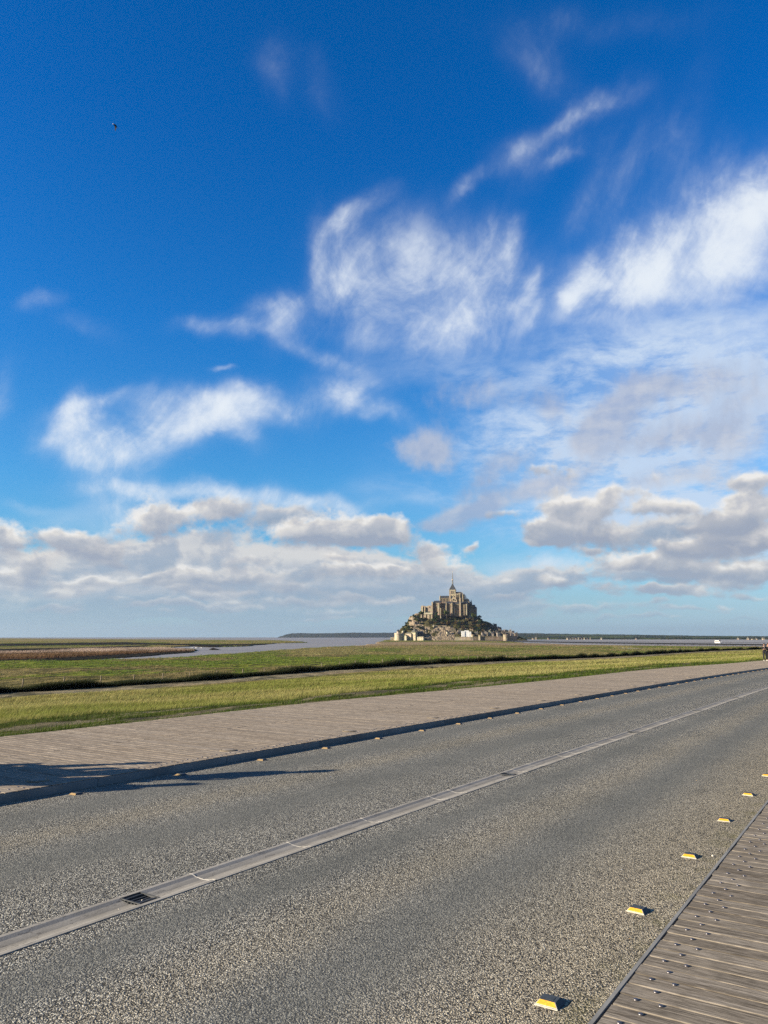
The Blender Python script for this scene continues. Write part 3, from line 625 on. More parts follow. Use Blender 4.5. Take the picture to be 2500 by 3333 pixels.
def ground_colour(X, Y, zone, vb, dn, df, r):
    n = fbm(X / 6, Y / 6, 4, 41); n2 = fbm(X / 30, Y / 60, 4, 43); n3 = fbm(X / 1.5, Y / 1.5, 3, 47); uu_, vv_ = uvof(X, Y); ns = fbm(uu_ / 3.2, vv_ / 1.1, 4, 47)
    c = np.zeros(X.shape + (3,))
    def setc(k, a, b, t):
        t = np.clip(t, 0, 1)[..., None]; cc = np.array(a) * (1 - t) + np.array(b) * t; c[k] = cc[k]
    nn = smooth(.35, .65, n)
    setc(zone == 0, (.13, .13, .040), (.25, .22, .085), nn)
    k = (zone == 0) & (vb < 23 + (n - .5) * 8); setc(k, (.045, .06, .014), (.08, .095, .022), nn)
    k = (zone == 0) & (vb < 21.5) & (ns > .50); setc(k, (.13, .115, .085), (.20, .175, .135), n3)
    setc(zone == 2, (.11, .165, .024), (.19, .22, .04), nn)
    k = (zone == 2) & (n2 > .55); setc(k, (.14, .125, .05), (.21, .175, .085), nn)
    k = (zone == 2) & (n3 > .62) & (r > 90); setc(k, (.05, .055, .018), (.07, .07, .03), nn)
    k = (zone == 2) & (r > 330); setc(k, (.14, .15, .045), (.22, .20, .085), smooth(.4, .6, n2))
    setc(zone == 3, (.13, .15, .035), (.27, .22, .11), smooth(.4, .62, n2 + (r > 1100) * .1))
    setc(zone == 4, (.14, .14, .045), (.26, .22, .11), n2)
    setc(zone == 5, (.10, .055, .03), (.20, .12, .07), n3)
    setc(zone == 6, (.012, .011, .008), (.024, .021, .014), n3)
    setc(zone == 7, (.27, .20, .145), (.36, .28, .20), n2)
    setc(zone == 8, (.21, .145, .095), (.26, .20, .12), n2)
    setc(zone == 9, (.16, .14, .12), (.18, .16, .14), n2)
    tw_ = (smooth(-.9, .5, dn + (n3 - .5)) * smooth(.5, -.9, df + (n3 - .5)) * (zone <= 2))[..., None]
    tc_ = np.array([.19, .165, .125]) * (1 - n3[..., None]) + np.array([.27, .24, .185]) * n3[..., None]; c = c * (1 - tw_) + tc_ * tw_
    return c
azs = np.concatenate([np.linspace(-180, -42, 36)[:-1], np.arange(-42, 42, .11), np.linspace(42, 180, 36)[:-1]]) * math.pi / 180
rs = np.concatenate([[0.3], np.geomspace(2.0, 13500, 720)])
AZ, RR = np.meshgrid(azs, rs); GX, GY = RR * np.sin(AZ), RR * np.cos(AZ)
GZ, ZN, VB, DN, DF, R2 = land(GX, GY)
GC = ground_colour(GX, GY, ZN, VB, DN, DF, R2)
na, nr = len(azs), len(rs); idx = np.arange(na * nr).reshape(nr, na)
i0 = idx[:-1]; i1 = idx[1:]
quads = np.stack([i0, np.roll(i0, -1, 1), np.roll(i1, -1, 1), i1], -1).reshape(-1, 4)
g = np_mesh('ground', np.stack([GX, GY, GZ], -1).reshape(-1, 3), quads, M['ground'], GC.reshape(-1, 3), smooth=True); g['kind'] = 'structure'
wb = MB(); wb.poly([(13400 * math.cos(t * math.pi / 60), 13400 * math.sin(t * math.pi / 60), ZW) for t in range(120)]); w = wb.build('water', M['water']); w['kind'] = 'structure'

# ---------------------------------------------------------------- grass, reeds: many small blades
def blades(name, X, Y, Z, h, w, lean, c0, c1, mat=None, plume=None):
    """one curved two-segment blade per point; c0 root colour, c1 tip colour, (n,3)"""
    n = len(X); a = rng.uniform(0, 2 * math.pi, n); la = R(SHADOW_DIR) + rng.normal(0, .7, n)   # the wind comes from the left
    dx, dy = np.cos(a) * w / 2, np.sin(a) * w / 2; lx, ly = np.cos(la) * lean * h, np.sin(la) * lean * h
    P0 = np.stack([X - dx, Y - dy, Z], -1); P1 = np.stack([X + dx, Y + dy, Z], -1)
    Q0 = np.stack([X - dx * .8 + lx * .35, Y - dy * .8 + ly * .35, Z + h * .6], -1); Q1 = np.stack([X + dx * .8 + lx * .35, Y + dy * .8 + ly * .35, Z + h * .6], -1)
    T_ = np.stack([X + lx, Y + ly, Z + h * (1 - .25 * lean)], -1)
    V = np.stack([P0, P1, Q1, Q0, T_], 1).reshape(-1, 3); b = np.arange(n)[:, None] * 5
    F = np.concatenate([b + [0, 1, 2], b + [0, 2, 3], b + [3, 2, 4]], 0)
    cm_ = (c0 + c1) / 2 if plume is None else plume
    C_ = np.stack([c0, c0, cm_, cm_, c1], 1).reshape(-1, 3)
    o = np_mesh(name, V, F, mat or M['blades'], C_); return o
def polar(n, a0, a1, r0, r1, p=1.0):
    a = np.radians(rng.uniform(a0, a1, n)); t = rng.uniform(0, 1, n) ** p; r = r0 * (r1 / r0) ** t
    return r * np.sin(a), r * np.cos(a)
def jitter(c, n, s=.25): return np.array(c)[None] * (1 + rng.normal(0, s, (n, 1))).clip(.4, 1.9) * (1 + rng.normal(0, .06, (n, 3)))
def pick(z, zn, vb, dn, df, r, k, X, Y): return [q[k] for q in (X, Y, z, vb, dn, df, r)]
# green verge beside the far deck
X, Y = polar(330000, -33, 33, 11, 150, .75); z, zn, vb, dn, df, r = land(X, Y)
uu_, vv_ = uvof(X, Y); n3 = fbm(uu_ / 3.2, vv_ / 1.1, 4, 47); ng = fbm(X / 6, Y / 6, 4, 41)
k = (zn == 0) & (vb > V_FAR - .02) & (vb < 23.5 + (ng - .5) * 8) & ((n3 < .50) | (vb < V_FAR + .35)) & (rng.uniform(0, 1, len(X)) < .95)
X, Y, z, r, ng, vb = X[k], Y[k], z[k], r[k], ng[k], vb[k]; n = len(X); f = np.clip(r / 25, .7, 3)
mixw = (rng.uniform(0, 1, n) < .16)[:, None]
o = blades('verge_grass', X, Y, z - .01, rng.uniform(.05, .15, n) * f ** .5, .010 * f, rng.uniform(.2, .8, n), jitter((.030, .045, .008), n), np.where(mixw, jitter((.22, .22, .06), n), jitter((.085, .15, .015), n)))
tag(o, 'short green grass growing in tufts along the far edge of the deck', 'grass', kind='stuff')
# dry straw grass down the embankment
X, Y = polar(520000, -33, 33, 17, 330, .8); z, zn, vb, dn, df, r = land(X, Y); ng = fbm(X / 6, Y / 6, 4, 41)
k = (zn == 0) & (vb > 22.5 + (ng - .5) * 8) & (dn < -3 - 2 * ng) & (vb > 13)
X, Y, z, r, ng, dn = X[k], Y[k], z[k], r[k], ng[k], dn[k]; n = len(X); f = np.clip(r / 35, .6, 5)
st = (smooth(.38, .6, fbm(X / 12, Y / 12, 4, 77)) * .72 + rng.uniform(.02, .42, n)).clip(0, 1)[:, None]
o = blades('straw_grass', X, Y, z - .02, rng.uniform(.10, .27, n) * f ** .35 * smooth(0, 14, -dn), .011 * f, rng.uniform(.3, .9, n), jitter((.11, .115, .03), n), jitter((.23, .30, .04), n) * (1 - st) + jitter((.56, .50, .20), n) * st)
tag(o, 'long dry yellow grass blown flat on the slope below the deck', 'grass', kind='stuff')
# rushes behind the track, near-side shade put into the blade colour
seg = np.linalg.norm(np.diff(TFAR, axis=0), axis=1); cum = np.concatenate([[0], np.cumsum(seg)]); n = 150000
t = cum[1] + (cum[-1] - cum[1]) * rng.uniform(0, 1, n) ** 1.5; X = np.interp(t, cum, TFAR[:, 0]); Y = np.interp(t, cum, TFAR[:, 1])
nx = np.interp(t, cum[:-1] + seg / 2, -(TFAR[1:, 1] - TFAR[:-1, 1]) / seg); ny = np.interp(t, cum[:-1] + seg / 2, (TFAR[1:, 0] - TFAR[:-1, 0]) / seg)
q = rng.uniform(0, 1, n) ** 1.2 * (2.6 + 1.5 * vnoise(t / 9, t * 0, 5)); X, Y = X + nx * (q + .2), Y + ny * (q + .2); z = land(X, Y)[0]; f = np.clip(np.hypot(X, Y) / 90, .7, 4)
hh = (.50 + .60 * vnoise(t / 3.5, t * 0, 8)) * rng.uniform(.6, 1.1, n) * np.clip(f, 1, 1.5)
dry = (rng.uniform(0, 1, n) < .10)[:, None]
o = blades('tallgrass', X, Y, z - .05, hh, .03 * f, rng.uniform(.1, .6, n), jitter((.008, .012, .004), n), np.where(dry & (hh > .8)[:, None], jitter((.16, .14, .06), n), jitter((.022, .033, .010), n)))
tag(o, 'shade-darkened green rushes in a ragged band behind the cart track', 'tallgrass', kind='stuff')
# marsh tussocks
X, Y = polar(300000, -33, 33, 62, 1500, .8); z, zn, vb, dn, df, r = land(X, Y); tus = fbm(X / 5, Y / 3, 3, 55); n2 = fbm(X / 30, Y / 60, 4, 43)
k = ((zn == 2) | (zn == 3) | (zn == 8)) & (df * (zn == 2) + 50 * (zn != 2) > 3) & ((tus > .52) | (rng.uniform(0, 1, len(X)) < .22))
X, Y, z, r, tus, n2 = X[k], Y[k], z[k], r[k], tus[k], n2[k]; n = len(X); f = np.clip(r / 90, .8, 9)
dr = ((n2 + rng.normal(0, .05, n)) > .53)[:, None] | (rng.uniform(0, 1, n) < .12)[:, None]
o = blades('marsh_grass', X, Y, z - .05, (.12 + .9 * np.clip(tus - .45, 0, .3)) * rng.uniform(.6, 1.2, n) * f ** .4, .035 * f, rng.uniform(.3, .9, n),
           np.where(dr, jitter((.10, .085, .03), n), jitter((.05, .07, .014), n)), np.where(dr, jitter((.46, .38, .18), n), jitter((.20, .31, .035), n)))
tag(o, 'green and straw coloured tussocks covering the flat salt marsh', 'marsh grass', kind='stuff')
# reed bed across the creek
bx = np.array(REEDS); X = rng.uniform(-620, bx[:, 0].max(), 500000); Y = rng.uniform(bx[:, 1].min(), min(bx[:, 1].max(), 620), 500000)
k = (np.abs(X) < Y * .62) & inpoly(X, Y, REEDS); X, Y = X[k][:75000], Y[k][:75000]; z, zn = land(X, Y)[:2]; k = (zn == 5) | (zn == 4); X, Y, z = X[k], Y[k], z[k]; n = len(X)
front = fbm(X / 12, Y / 12, 3, 61); back = ((-uvof(X, Y)[0] * 0 + Y - np.interp(X, [-620, -160, -80, 0], [322, 340, 450, 590])) + rng.normal(0, 22, n) > 0)[:, None]
pat = (.45 + 1.1 * smooth(.3, .65, fbm(X / 14, Y / 5, 4, 67)))[:, None]
o = blades('reeds', X, Y, z - .1, rng.uniform(.5, 1.1, n) * (.6 + .8 * front), .11, rng.uniform(.1, .5, n), jitter((.07, .035, .015), n), np.where(back, jitter((.50, .41, .35), n), jitter((.19, .13, .07), n)) * pat,
           plume=np.where(back, jitter((.31, .235, .18), n), jitter((.14, .082, .042), n)) * pat)
tag(o, 'rust brown reed bed with pale pink plumes across the creek', 'reeds', kind='stuff')

# ================================================================ road, gutter, decks (road frame)
def strip(name, mat, u0, u1, v0, v1, z=0.0, step=2.0, v1w=None):
    us = np.arange(u0, u1 + .01, step); b = np.array([bend(u) for u in us])
    V = np.concatenate([np.stack([us, v0 + b, us * 0 + z], -1), np.stack([us, v1 + b, us * 0 + z], -1)]); n = len(us)
    F = np.array([(i, i + 1, n + i + 1, n + i) for i in range(n - 1)])
    o = np_mesh(name, V, F, mat); o.matrix_world = RF; return o
tag(strip('road', M['asphalt'], -30, 170, V_NEAR + .012, 3.87), kind='structure')
tag(strip('road', M['asphalt'], -30, 170, 4.12, V_KERB + .05), kind='structure')
# concrete gutter: flat rims, shallow dish, in cast lengths with mortar joints
gb = MB()
prof = [(3.868, -.06), (3.868, .004), (3.898, .004), (3.93, -.006), (3.995, -.013), (4.06, -.006), (4.092, .004), (4.122, .004), (4.122, -.06)]
joints = [-20.0]; random.seed(3)
while joints[-1] < 150: joints.append(joints[-1] + random.choice((.42, .53, .75, 1.0, 1.0, 1.2)) * (1 if joints[-1] < 30 else 3))
GR_U = [3.34, 8.78, 14.16, 19.54, 24.99]
cuts = sorted(set([j for j in joints if all(abs(j - g_) > .12 for g_ in GR_U)] + [g_ + s * .078 for g_ in GR_U for s in (-1, 1)]))
for a, b in zip(cuts, cuts[1:]):
    if any(abs((a + b) / 2 - g_) < .06 for g_ in GR_U): hole = True
    else: hole = False
    e = 0 if (any(abs(a - g_) < .09 for g_ in GR_U)) else .003
    e2 = 0 if (any(abs(b - g_) < .09 for g_ in GR_U)) else .003
    za = random.uniform(-.002, .002)
    for j in range(len(prof) - 1):
        if hole and 2 <= j <= 5:
            continue
        (v0, z0), (v1, z1) = prof[j], prof[j + 1]
        A, B = a + e, b - e2
        gb.poly([(A, v0 + bend(A), z0 + za), (B, v0 + bend(B), z0 + za), (B, v1 + bend(B), z1 + za), (A, v1 + bend(A), z1 + za)][::-1])
    if hole:
        gb.poly([(a, 3.898, -.12), (b, 3.898, -.12), (b, 4.092, -.12), (a, 4.092, -.12)])
        for (p, q_) in (((a, 3.898), (b, 3.898)), ((a, 4.092), (b, 4.092))): gb.poly([(p[0], p[1], .0), (q_[0], q_[1], .0), (q_[0], q_[1], -.12), (p[0], p[1], -.12)])
o = gb.build('gutter', M['concrete'], matrix=RF); tag(o, kind='structure')
mort = MB()
for j in cuts:
    if j > 60 or any(abs(j - g_) < .09 for g_ in GR_U): continue
    wob = [random.uniform(-.006, .006) for _ in range(9)]
    ww = [random.uniform(.002, .007) for _ in range(9)]
    pts = [3.872, 3.898, 3.93, 3.96, 3.995, 4.03, 4.06, 4.092, 4.118]
    zz = [.0045, .0045, -.006, -.0105, -.013, -.0105, -.006, .0045, .0045]
    for k in range(8):
        mort.poly([(j + wob[k] - ww[k], pts[k] + bend(j), zz[k] + .001), (j + wob[k] + ww[k], pts[k] + bend(j), zz[k] + .003), (j + wob[k + 1] + ww[k + 1], pts[k + 1] + bend(j), zz[k + 1] + .003), (j + wob[k + 1] - ww[k + 1], pts[k + 1] + bend(j), zz[k + 1] + .001)])
o = mort.build('gutter_mortar', plain('pale_mortar', (.60, .57, .50), .9, 0, .25, 60.0), matrix=RF); tag(o, kind='structure')

def planks(name, mat, u0, u1, v0, v1, z0, pitch=.1255, thick=.035, wave=0.0, vend=None):
    mb = MB(); u = u0; g = .0042; ch = .0016
    while u < u1:
        a, b = u + g, u + pitch - g; bb = bend(u)
        dz = random.uniform(-.0012, .0012); t = (random.random(), random.random(), random.random())
        s0 = random.uniform(-.004, .004); s1 = random.uniform(-.012, .012)
        y0, y1 = v0 + bb + s0, (vend(u) if vend else v1) + bb + s1; zt = z0 + dz; tl = random.uniform(-.0005, .0005)
        i = len(mb.v); mb.c += [t] * 12
        mb.v += [(a, y0, zt - thick), (a, y0, zt - ch), (a + ch, y0, zt + tl), (b - ch, y0, zt - tl), (b, y0, zt - ch), (b, y0, zt - thick)]
        mb.v += [(a, y1, zt - thick), (a, y1, zt - ch), (a + ch, y1, zt + tl), (b - ch, y1, zt - tl), (b, y1, zt - ch), (b, y1, zt - thick)]
        for k in range(5): mb.f.append((i + k, i + k + 1, i + k + 7, i + k + 6))
        mb.f.append(tuple(i + k for k in range(5, -1, -1))); mb.f.append(tuple(i + 6 + k for k in range(6)))
        u += pitch
    return mb.build(name, mat, matrix=RF)
random.seed(5)
dark_under = plain('deck_underside', (.03, .026, .022), .9)
KT = .088                                        # far deck stands this much above the road
o = planks('near_boardwalk', M['deck_near'], 1.0 - .0565 - 32 * .1255, 40, -2.6, V_NEAR - .008, .004); o.name = 'boardwalk'; tag(o, kind='structure')
tag(strip('boardwalk_bed', dark_under, -3, 40, -2.6, V_NEAR - .02, -.04), kind='structure')
farv = lambda u: 11.45 + .5 * float(smooth(7, 17, np.float64(u))) + .25 * math.sin(u / 6.0)
o = planks('far_boardwalk', M['deck_far'], -14, 150, V_KERB - .02, 9.62, KT); o.name = 'boardwalk'; tag(o, kind='structure')
o = planks('far_boardwalk', M['deck_far'], -14, 150, 9.632, 11.6, KT, vend=farv); o.name = 'boardwalk'; tag(o, kind='structure')
tag(strip('boardwalk_bed', dark_under, -14, 150, V_KERB + .02, 11.3, KT - .045), kind='structure')
# steel edgings
kb = MB(); u = -14.0; random.seed(9)
while u < 150:
    e = u + 1.95; b0, b1 = bend(u), bend(e); j = random.uniform(-.003, .003); tt = random.uniform(.8, 1.15)
    KV = V_KERB - .040
    q = [(u + .004, KV + b0 + j, -.03), (e - .004, KV + b1 + j, -.03), (e - .004, KV + b1 + j, KT - .010), (u + .004, KV + b0 + j, KT - .010)]
    back = [(x, y + .012, z) for x, y, z in q]; c = (tt,) * 3
    kb.poly([q[0], q[1], q[2], q[3]], c); kb.poly([q[3], q[2], back[2], back[3]], c); kb.poly([q[0], q[3], back[3], back[0]], c); kb.poly([q[1], back[1], back[2], q[2]], c)
    u += 1.95
steelt = plain('kerb_steel', (.165, .20, .218), .5, .2, .25, 1.6, 0, .4, tone=True)
o = kb.build('kerb', steelt, matrix=RF); tag(o, kind='structure')
eb = MB(); u = -3.0
while u < 40:
    eb.box(u + .003, u + 2.997, V_NEAR - .006 + bend(u), V_NEAR + .012 + bend(u), -.03, .0065); u += 3.0
o = eb.build('kerb', M['strip'], matrix=RF); tag(o, kind='structure')

# ---------------------------------------------------------------- small things on the road
def at(u, v, z=0.0, yaw=0.0): return RF @ Matrix.Translation((u, v + bend(u), z)) @ Matrix.Rotation(yaw, 4, 'Z')
ORD = ['nearest', 'second', 'third', 'fourth', 'fifth', 'sixth', 'seventh', 'eighth', 'ninth', 'tenth', 'eleventh', 'twelfth', 'thirteenth', 'fourteenth', 'fifteenth', 'sixteenth', 'seventeenth', 'eighteenth', 'nineteenth', 'twentieth',
       'twenty-first', 'twenty-second', 'twenty-third', 'twenty-fourth', 'twenty-fifth', 'twenty-sixth', 'twenty-seventh', 'twenty-eighth', 'twenty-ninth', 'thirtieth', 'thirty-first', 'thirty-second', 'thirty-third', 'thirty-fourth', 'thirty-fifth', 'thirty-sixth', 'thirty-seventh', 'thirty-eighth', 'thirty-ninth', 'fortieth',
       'forty-first', 'forty-second', 'forty-third', 'forty-fourth', 'forty-fifth']
def make_stud():
    r = empty('road_stud')
    b = MB(); b.frust(0, 0, .0035, .0225, .050, .054, .031, .037); b.box(-.018, .018, -.022, .022, .0226, .0236)
    b.build('body', M['stud_body'], r)
    # sloping lens on the side that faces the traffic, in a pale rim
    def face(y0, y1, t0, t1, off):
        x_ = lambda t: -.050 + .019 * t - off * .7; z_ = lambda t: .0035 + .019 * t + off * .5
        h = lambda t: .054 - .017 * t
        return [(x_(t0), -h(t0) * y0, z_(t0)), (x_(t0), h(t0) * y0, z_(t0)), (x_(t1), h(t1) * y1, z_(t1)), (x_(t1), -h(t1) * y1, z_(t1))]
    a = MB(); a.poly(face(.90, .88, .20, .95, .0022)[::-1]); f = face(.90, .88, .20, .95, .0022); bk = [(p[0] + .002, p[1], p[2]) for p in f]
    for k in range(4): a.poly([f[k], f[(k + 1) % 4], bk[(k + 1) % 4], bk[k]])
    a.build('reflector', M['amber'], r)
    w_ = MB(); f = face(.97, .95, .02, .99, .0008); w_.poly(f[::-1]); w_.box(-.054, -.048, -.054, .054, .001, .0062)
    w_.build('rim', M['white'], r)
    s_ = MB(); s_.frust(0, 0, 0, .0038, .053, .057, .052, .056); s_.build('base', M['stud_body'], r)
    return r
stud = make_stud(); first = True
stud_far = make_stud(); first_far = True
for ch in stud_far.children:
    if ch.name.startswith('reflector') or ch.name.startswith('rim'): ch.data.materials[0] = M['amber_dull']
rights = [(3.44 + 1.405 * k, 1.395) for k in range(7)]
lefts = [(5.10 + 1.405 * k, V_KERB - .235) for k in range(38)]
for side_, lst in (('near', rights), ('far', lefts)):
    for k, (u, v) in enumerate(lst):
        if side_ == 'near': o = stud if first else copy_tree(stud); first = False
        else: o = stud_far if first_far else copy_tree(stud_far); first_far = False
        o.matrix_world = at(u, v, random.uniform(-.003, 0), random.uniform(-.10, .10)) @ Matrix.Diagonal((1, 1, 1 if side_ == 'near' else .8, 1))
        if side_ == 'near': lab = f'amber and white road stud beside the near deck, {ORD[k]} from the camera' if k else 'amber and white road stud nearest the camera, at the bottom edge of the photo'
        else: lab = f'amber road stud below the far kerb, {ORD[k]} from the left'.replace('nearest', 'first')
        tag(o, lab, 'road stud', 'amber road studs along the near edge of the road' if side_ == 'near' else 'amber road studs along the far kerb')
# domed studs in the decks
def make_dome(r_, h):
    b = MB(); b.lathe(0, 0, [(r_, 0), (r_ * .97, h * .4), (r_ * .8, h * .78), (r_ * .5, h * .95), (r_ * .12, h)], 14)
    return b.build('deck_stud', M['stud_metal'], smooth=True)
dn_ = make_dome(.0115, .008); df_ = make_dome(.014, .006)
used_n = used_f = False
ROWN = {1.085: 'the row by the road', .98: 'the row away from the road', 1.033: 'the middle row'}; cnt = {}
for k in range(-1, 23):
    for (du, dv) in ((0, 1.085), (0, .98), (.1255, 1.033)):
        u = 3.672 + .251 * k + du
        o = dn_ if not used_n else dn_.copy()
        if used_n: col.objects.link(o)
        used_n = True; o.matrix_world = at(u, dv + random.uniform(-.002, .002), .0035); cnt[dv] = cnt.get(dv, -1) + 1
        tag(o, f'domed near deck stud {ORD[cnt[dv]].replace("nearest", "first")} from the bottom, {ROWN[dv][4:]}', 'deck stud', 'domed metal studs in three rows along the near deck')
ROWF = {.10: 'the row by the kerb', .20: 'the row away from the kerb', .15: 'the middle row'}
for k in range(44):
    for (du, dv) in ((0, .10), (0, .20), (.1255, .15)):
        o = df_ if not used_f else df_.copy()
        if used_f: col.objects.link(o)
        used_f = True; o.matrix_world = at(4.45 + .251 * k + du, V_KERB + dv - .03, KT - .001)
        tag(o, f'flat far deck stud {ORD[k].replace("nearest", "first")} from the left, {ROWF[dv][4:]}', 'deck stud', 'flat metal studs in three rows along the far kerb')
# round lights let into the far deck
lt = empty('deck_light')
b = MB(); b.lathe(0, 0, [(.115, 0), (.115, .006), (.105, .011), (.085, .011), (.083, .008)], 24, cap=False); b.build('ring', M['post'], lt, smooth=False)
b = MB(); b.lathe(0, 0, [(.083, .0), (.082, .013), (.05, .016), (.01, .017)], 24); b.build('lens', M['lens'], lt)
for k in range(15):
    o = lt if k == 0 else copy_tree(lt)
    o.matrix_world = at(5.02 + 2.82 * k, V_KERB + .33, KT)
    tag(o, f'round flat light let into the pale far deck, {ORD[k].replace("nearest", "first")} of the line from the left', 'deck light', 'round lights let into the far deck')
# grates in the gutter
gr = empty('drain_grate')
b = MB(); b.box(-.075, -.069, -.092, .092, -.004, .003); b.box(.069, .075, -.092, .092, -.004, .003)
for s in (-1, 1): b.box(-.069, .069, s * .092 - .004 * (s > 0), s * .092 + .004 * (s < 0), -.004, .003)
b.build('frame', M['iron'], gr)
for k in range(5):
    y = -.062 + .031 * k; zc = -.011 + 2.6 * y * y
    b = MB(); b.box(-.069, .069, y - .0055, y + .0055, zc - .012, zc); b.build('bar', M['iron'], gr)
GL = ['dark iron drain grate with white pebbles on it in the pale gutter, nearest the camera', 'second dark drain grate along the pale gutter', 'third dark drain grate along the pale gutter, halfway to the right edge', 'fourth drain grate along the pale gutter', 'farthest small drain grate along the pale gutter']
for k, u in enumerate(GR_U):
    o = gr if k == 0 else copy_tree(gr); o.matrix_world = at(u, 3.995, .002)
    tag(o, GL[k], 'drain grate', 'iron drain grates in the gutter')
# loose pebbles
def pebble(u, v, z, s, lab, seed):
    bm = bmesh.new(); bmesh.ops.create_icosphere(bm, subdivisions=2, radius=s)
    for vtx in bm.verts:
        vtx.co *= 1 + .35 * (mnoise.noise(vtx.co * (1.2 / s) + Vector((seed, 0, 0)))); vtx.co.z *= .8
    me = bpy.data.meshes.new('pebble'); bm.to_mesh(me); bm.free(); me.materials.append(M['pebble'])
    o = bpy.data.objects.new('pebble', me); col.objects.link(o); o.matrix_world = at(u, v, z); tag(o, lab, 'pebble')
pebble(3.165, 3.97, -.012, .0065, 'single white pebble with a long shadow in the gutter, left of the drain grate', 1)
pebble(3.345, 3.985, -.009, .0050, 'left of the two white pebbles lying on the drain grate', 2)
pebble(3.36, 3.955, -.009, .0045, 'right of the two white pebbles lying on the drain grate', 3)
pebble(6.35, 1.255, .004, .009, 'pale pebble against the metal edge strip of the near deck', 4)
pebble(3.86, 4.005, -.012, .006, 'small pale pebble in the gutter beyond the drain grate', 6)

# ================================================================ the island with its abbey
def mw(px, py, Y):
    """close-up pixel (1260 + px/3.607, 1840 + py/3.607) at distance Y -> world X, Z"""
    d = ray(1260 + px / 3.607, 1840 + py / 3.607); return d.x * Y / d.y, d.z * Y / d.y
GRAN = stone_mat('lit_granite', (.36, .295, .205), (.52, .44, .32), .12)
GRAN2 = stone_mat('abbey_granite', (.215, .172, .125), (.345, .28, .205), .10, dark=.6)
PALE = stone_mat('pale_rampart_stone', (.50, .44, .31), (.66, .59, .43), .12, dark=.3)
SLATE = plain('slate_roof', (.040, .045, .052), .6, 0, .3, .3, 0, .4)
SLATE2 = plain('mossy_slate_roof', (.12, .12, .10), .75, 0, .35, .3)
DARKW = plain('dark_opening', (.012, .012, .014), .5, 0, .2, 1.0)
LEAD = plain('grey_lead_spire', (.17, .18, .18), .5, .2, .25, .5)
GOLD = plain('gilded_statue', (.60, .50, .32), .45, .3, .1, 1.0)
SHEET = plain('white_sheeting', (.92, .92, .90), .7, 0, .06, .2)
ROCKM = None
def gbox(mb, x0, x1, y0, y1, Y, depth, c=None):
    """box from close-up pixel rectangle (x0..x1, top y0..bottom y1), front face at distance Y"""
    X0, Z1 = mw(x0, y0, Y); X1, Z0 = mw(x1, y1, Y); mb.box(X0, X1, Y, Y + depth, Z0, Z1, c); return X0, X1, Z0, Z1
# rock: silhouette heights in the close-up
SIL = [(-30, 900), (40, 878), (90, 838), (140, 775), (185, 735), (230, 690), (262, 625), (300, 580), (345, 572), (400, 570), (470, 560), (560, 560), (700, 560), (800, 560), (960, 560), (1040, 585), (1085, 625), (1150, 668), (1215, 700), (1290, 740), (1350, 775), (1450, 800), (1530, 835), (1580, 872), (1640, 905)]
YC = 1735.0
SX = np.array([mw(a, b, YC)[0] for a, b in SIL]); SZ = np.array([mw(a, b, YC)[1] for a, b in SIL])
def rock_z(X, Y):
    top = np.interp(X, SX, SZ) + 8.6
    mid = smooth(mw(180, 0, YC)[0], mw(420, 0, YC)[0], X) * smooth(mw(1500, 0, YC)[0], mw(1000, 0, YC)[0], X)
    t = (Y - YC) / np.where(Y < YC, 108 - 0 * mid, 120)
    prof = np.clip(1 - np.abs(t) ** 1.25, 0, 1) ** .85
    z = -8.6 + top * prof
    n = (fbm(X / 11, Y / 11, 5, 91) - .5) * 13 * smooth(0, 25, top * prof); return z + n
gx_ = np.linspace(SX[0] - 3, SX[-1] + 3, 260); gy_ = np.linspace(1612, 1862, 210); XX, YY = np.meshgrid(gx_, gy_)
ZZ = rock_z(XX, YY); ZZ = np.where((ZZ < -8.4), -9.5, ZZ)
crag = fbm(XX / 3.5, YY / 3.5, 4, 95) - .5; ZZ = ZZ + np.where(ZZ > -7, crag * 5.0, 0)
def in_cl(x0, x1, X): return (X > mw(x0, 0, 1680)[0]) & (X < mw(x1, 0, 1680)[0])
hgt = ZZ + 8
veg = fbm(XX / 16, YY / 16, 4, 97)
isr = (in_cl(255, 415, XX) & (hgt > 25) & (veg > .42)) | (in_cl(430, 760, XX) & (hgt < 30) & (veg > .40)) | (in_cl(815, 1300, XX) & (veg > .66)) | (in_cl(300, 420, XX) & (hgt > 15) & (veg > .55))
cr = fbm(XX / 2.2, YY / 2.2, 3, 99)[..., None]
RC_ = np.where(isr[..., None], np.array([.10, .08, .055]) * (1 - cr) + np.array([.50, .42, .31]) * cr, np.array([.035, .040, .016]) * (1 - cr) + np.array([.12, .105, .045]) * cr)
ix_ = np.arange(XX.size).reshape(XX.shape)
q = np.stack([ix_[:-1, :-1], ix_[:-1, 1:], ix_[1:, 1:], ix_[1:, :-1]], -1).reshape(-1, 4)
rm, T, b_ = new_mat('crag'); T.l.new(T.mix(T.mapr(T.noise(objco(T), .4, 6, .7), .3, .7), T.mix(1.0, attr(T), (.45, .45, .45), 'MULTIPLY'), T.mix(1.0, attr(T), (1.25, 1.2, 1.15), 'MULTIPLY')), b_.inputs['Base Color']); b_.inputs['Roughness'].default_value = .95; b_.inputs['Specular IOR Level'].default_value = .05
bump(T, b_, T.voro(objco(T), .35), 1.0, 1.2)
o = np_mesh('hill', np.stack([XX, YY, ZZ], -1).reshape(-1, 3), q, rm, RC_.reshape(-1, 3)); tag(o, kind='structure')

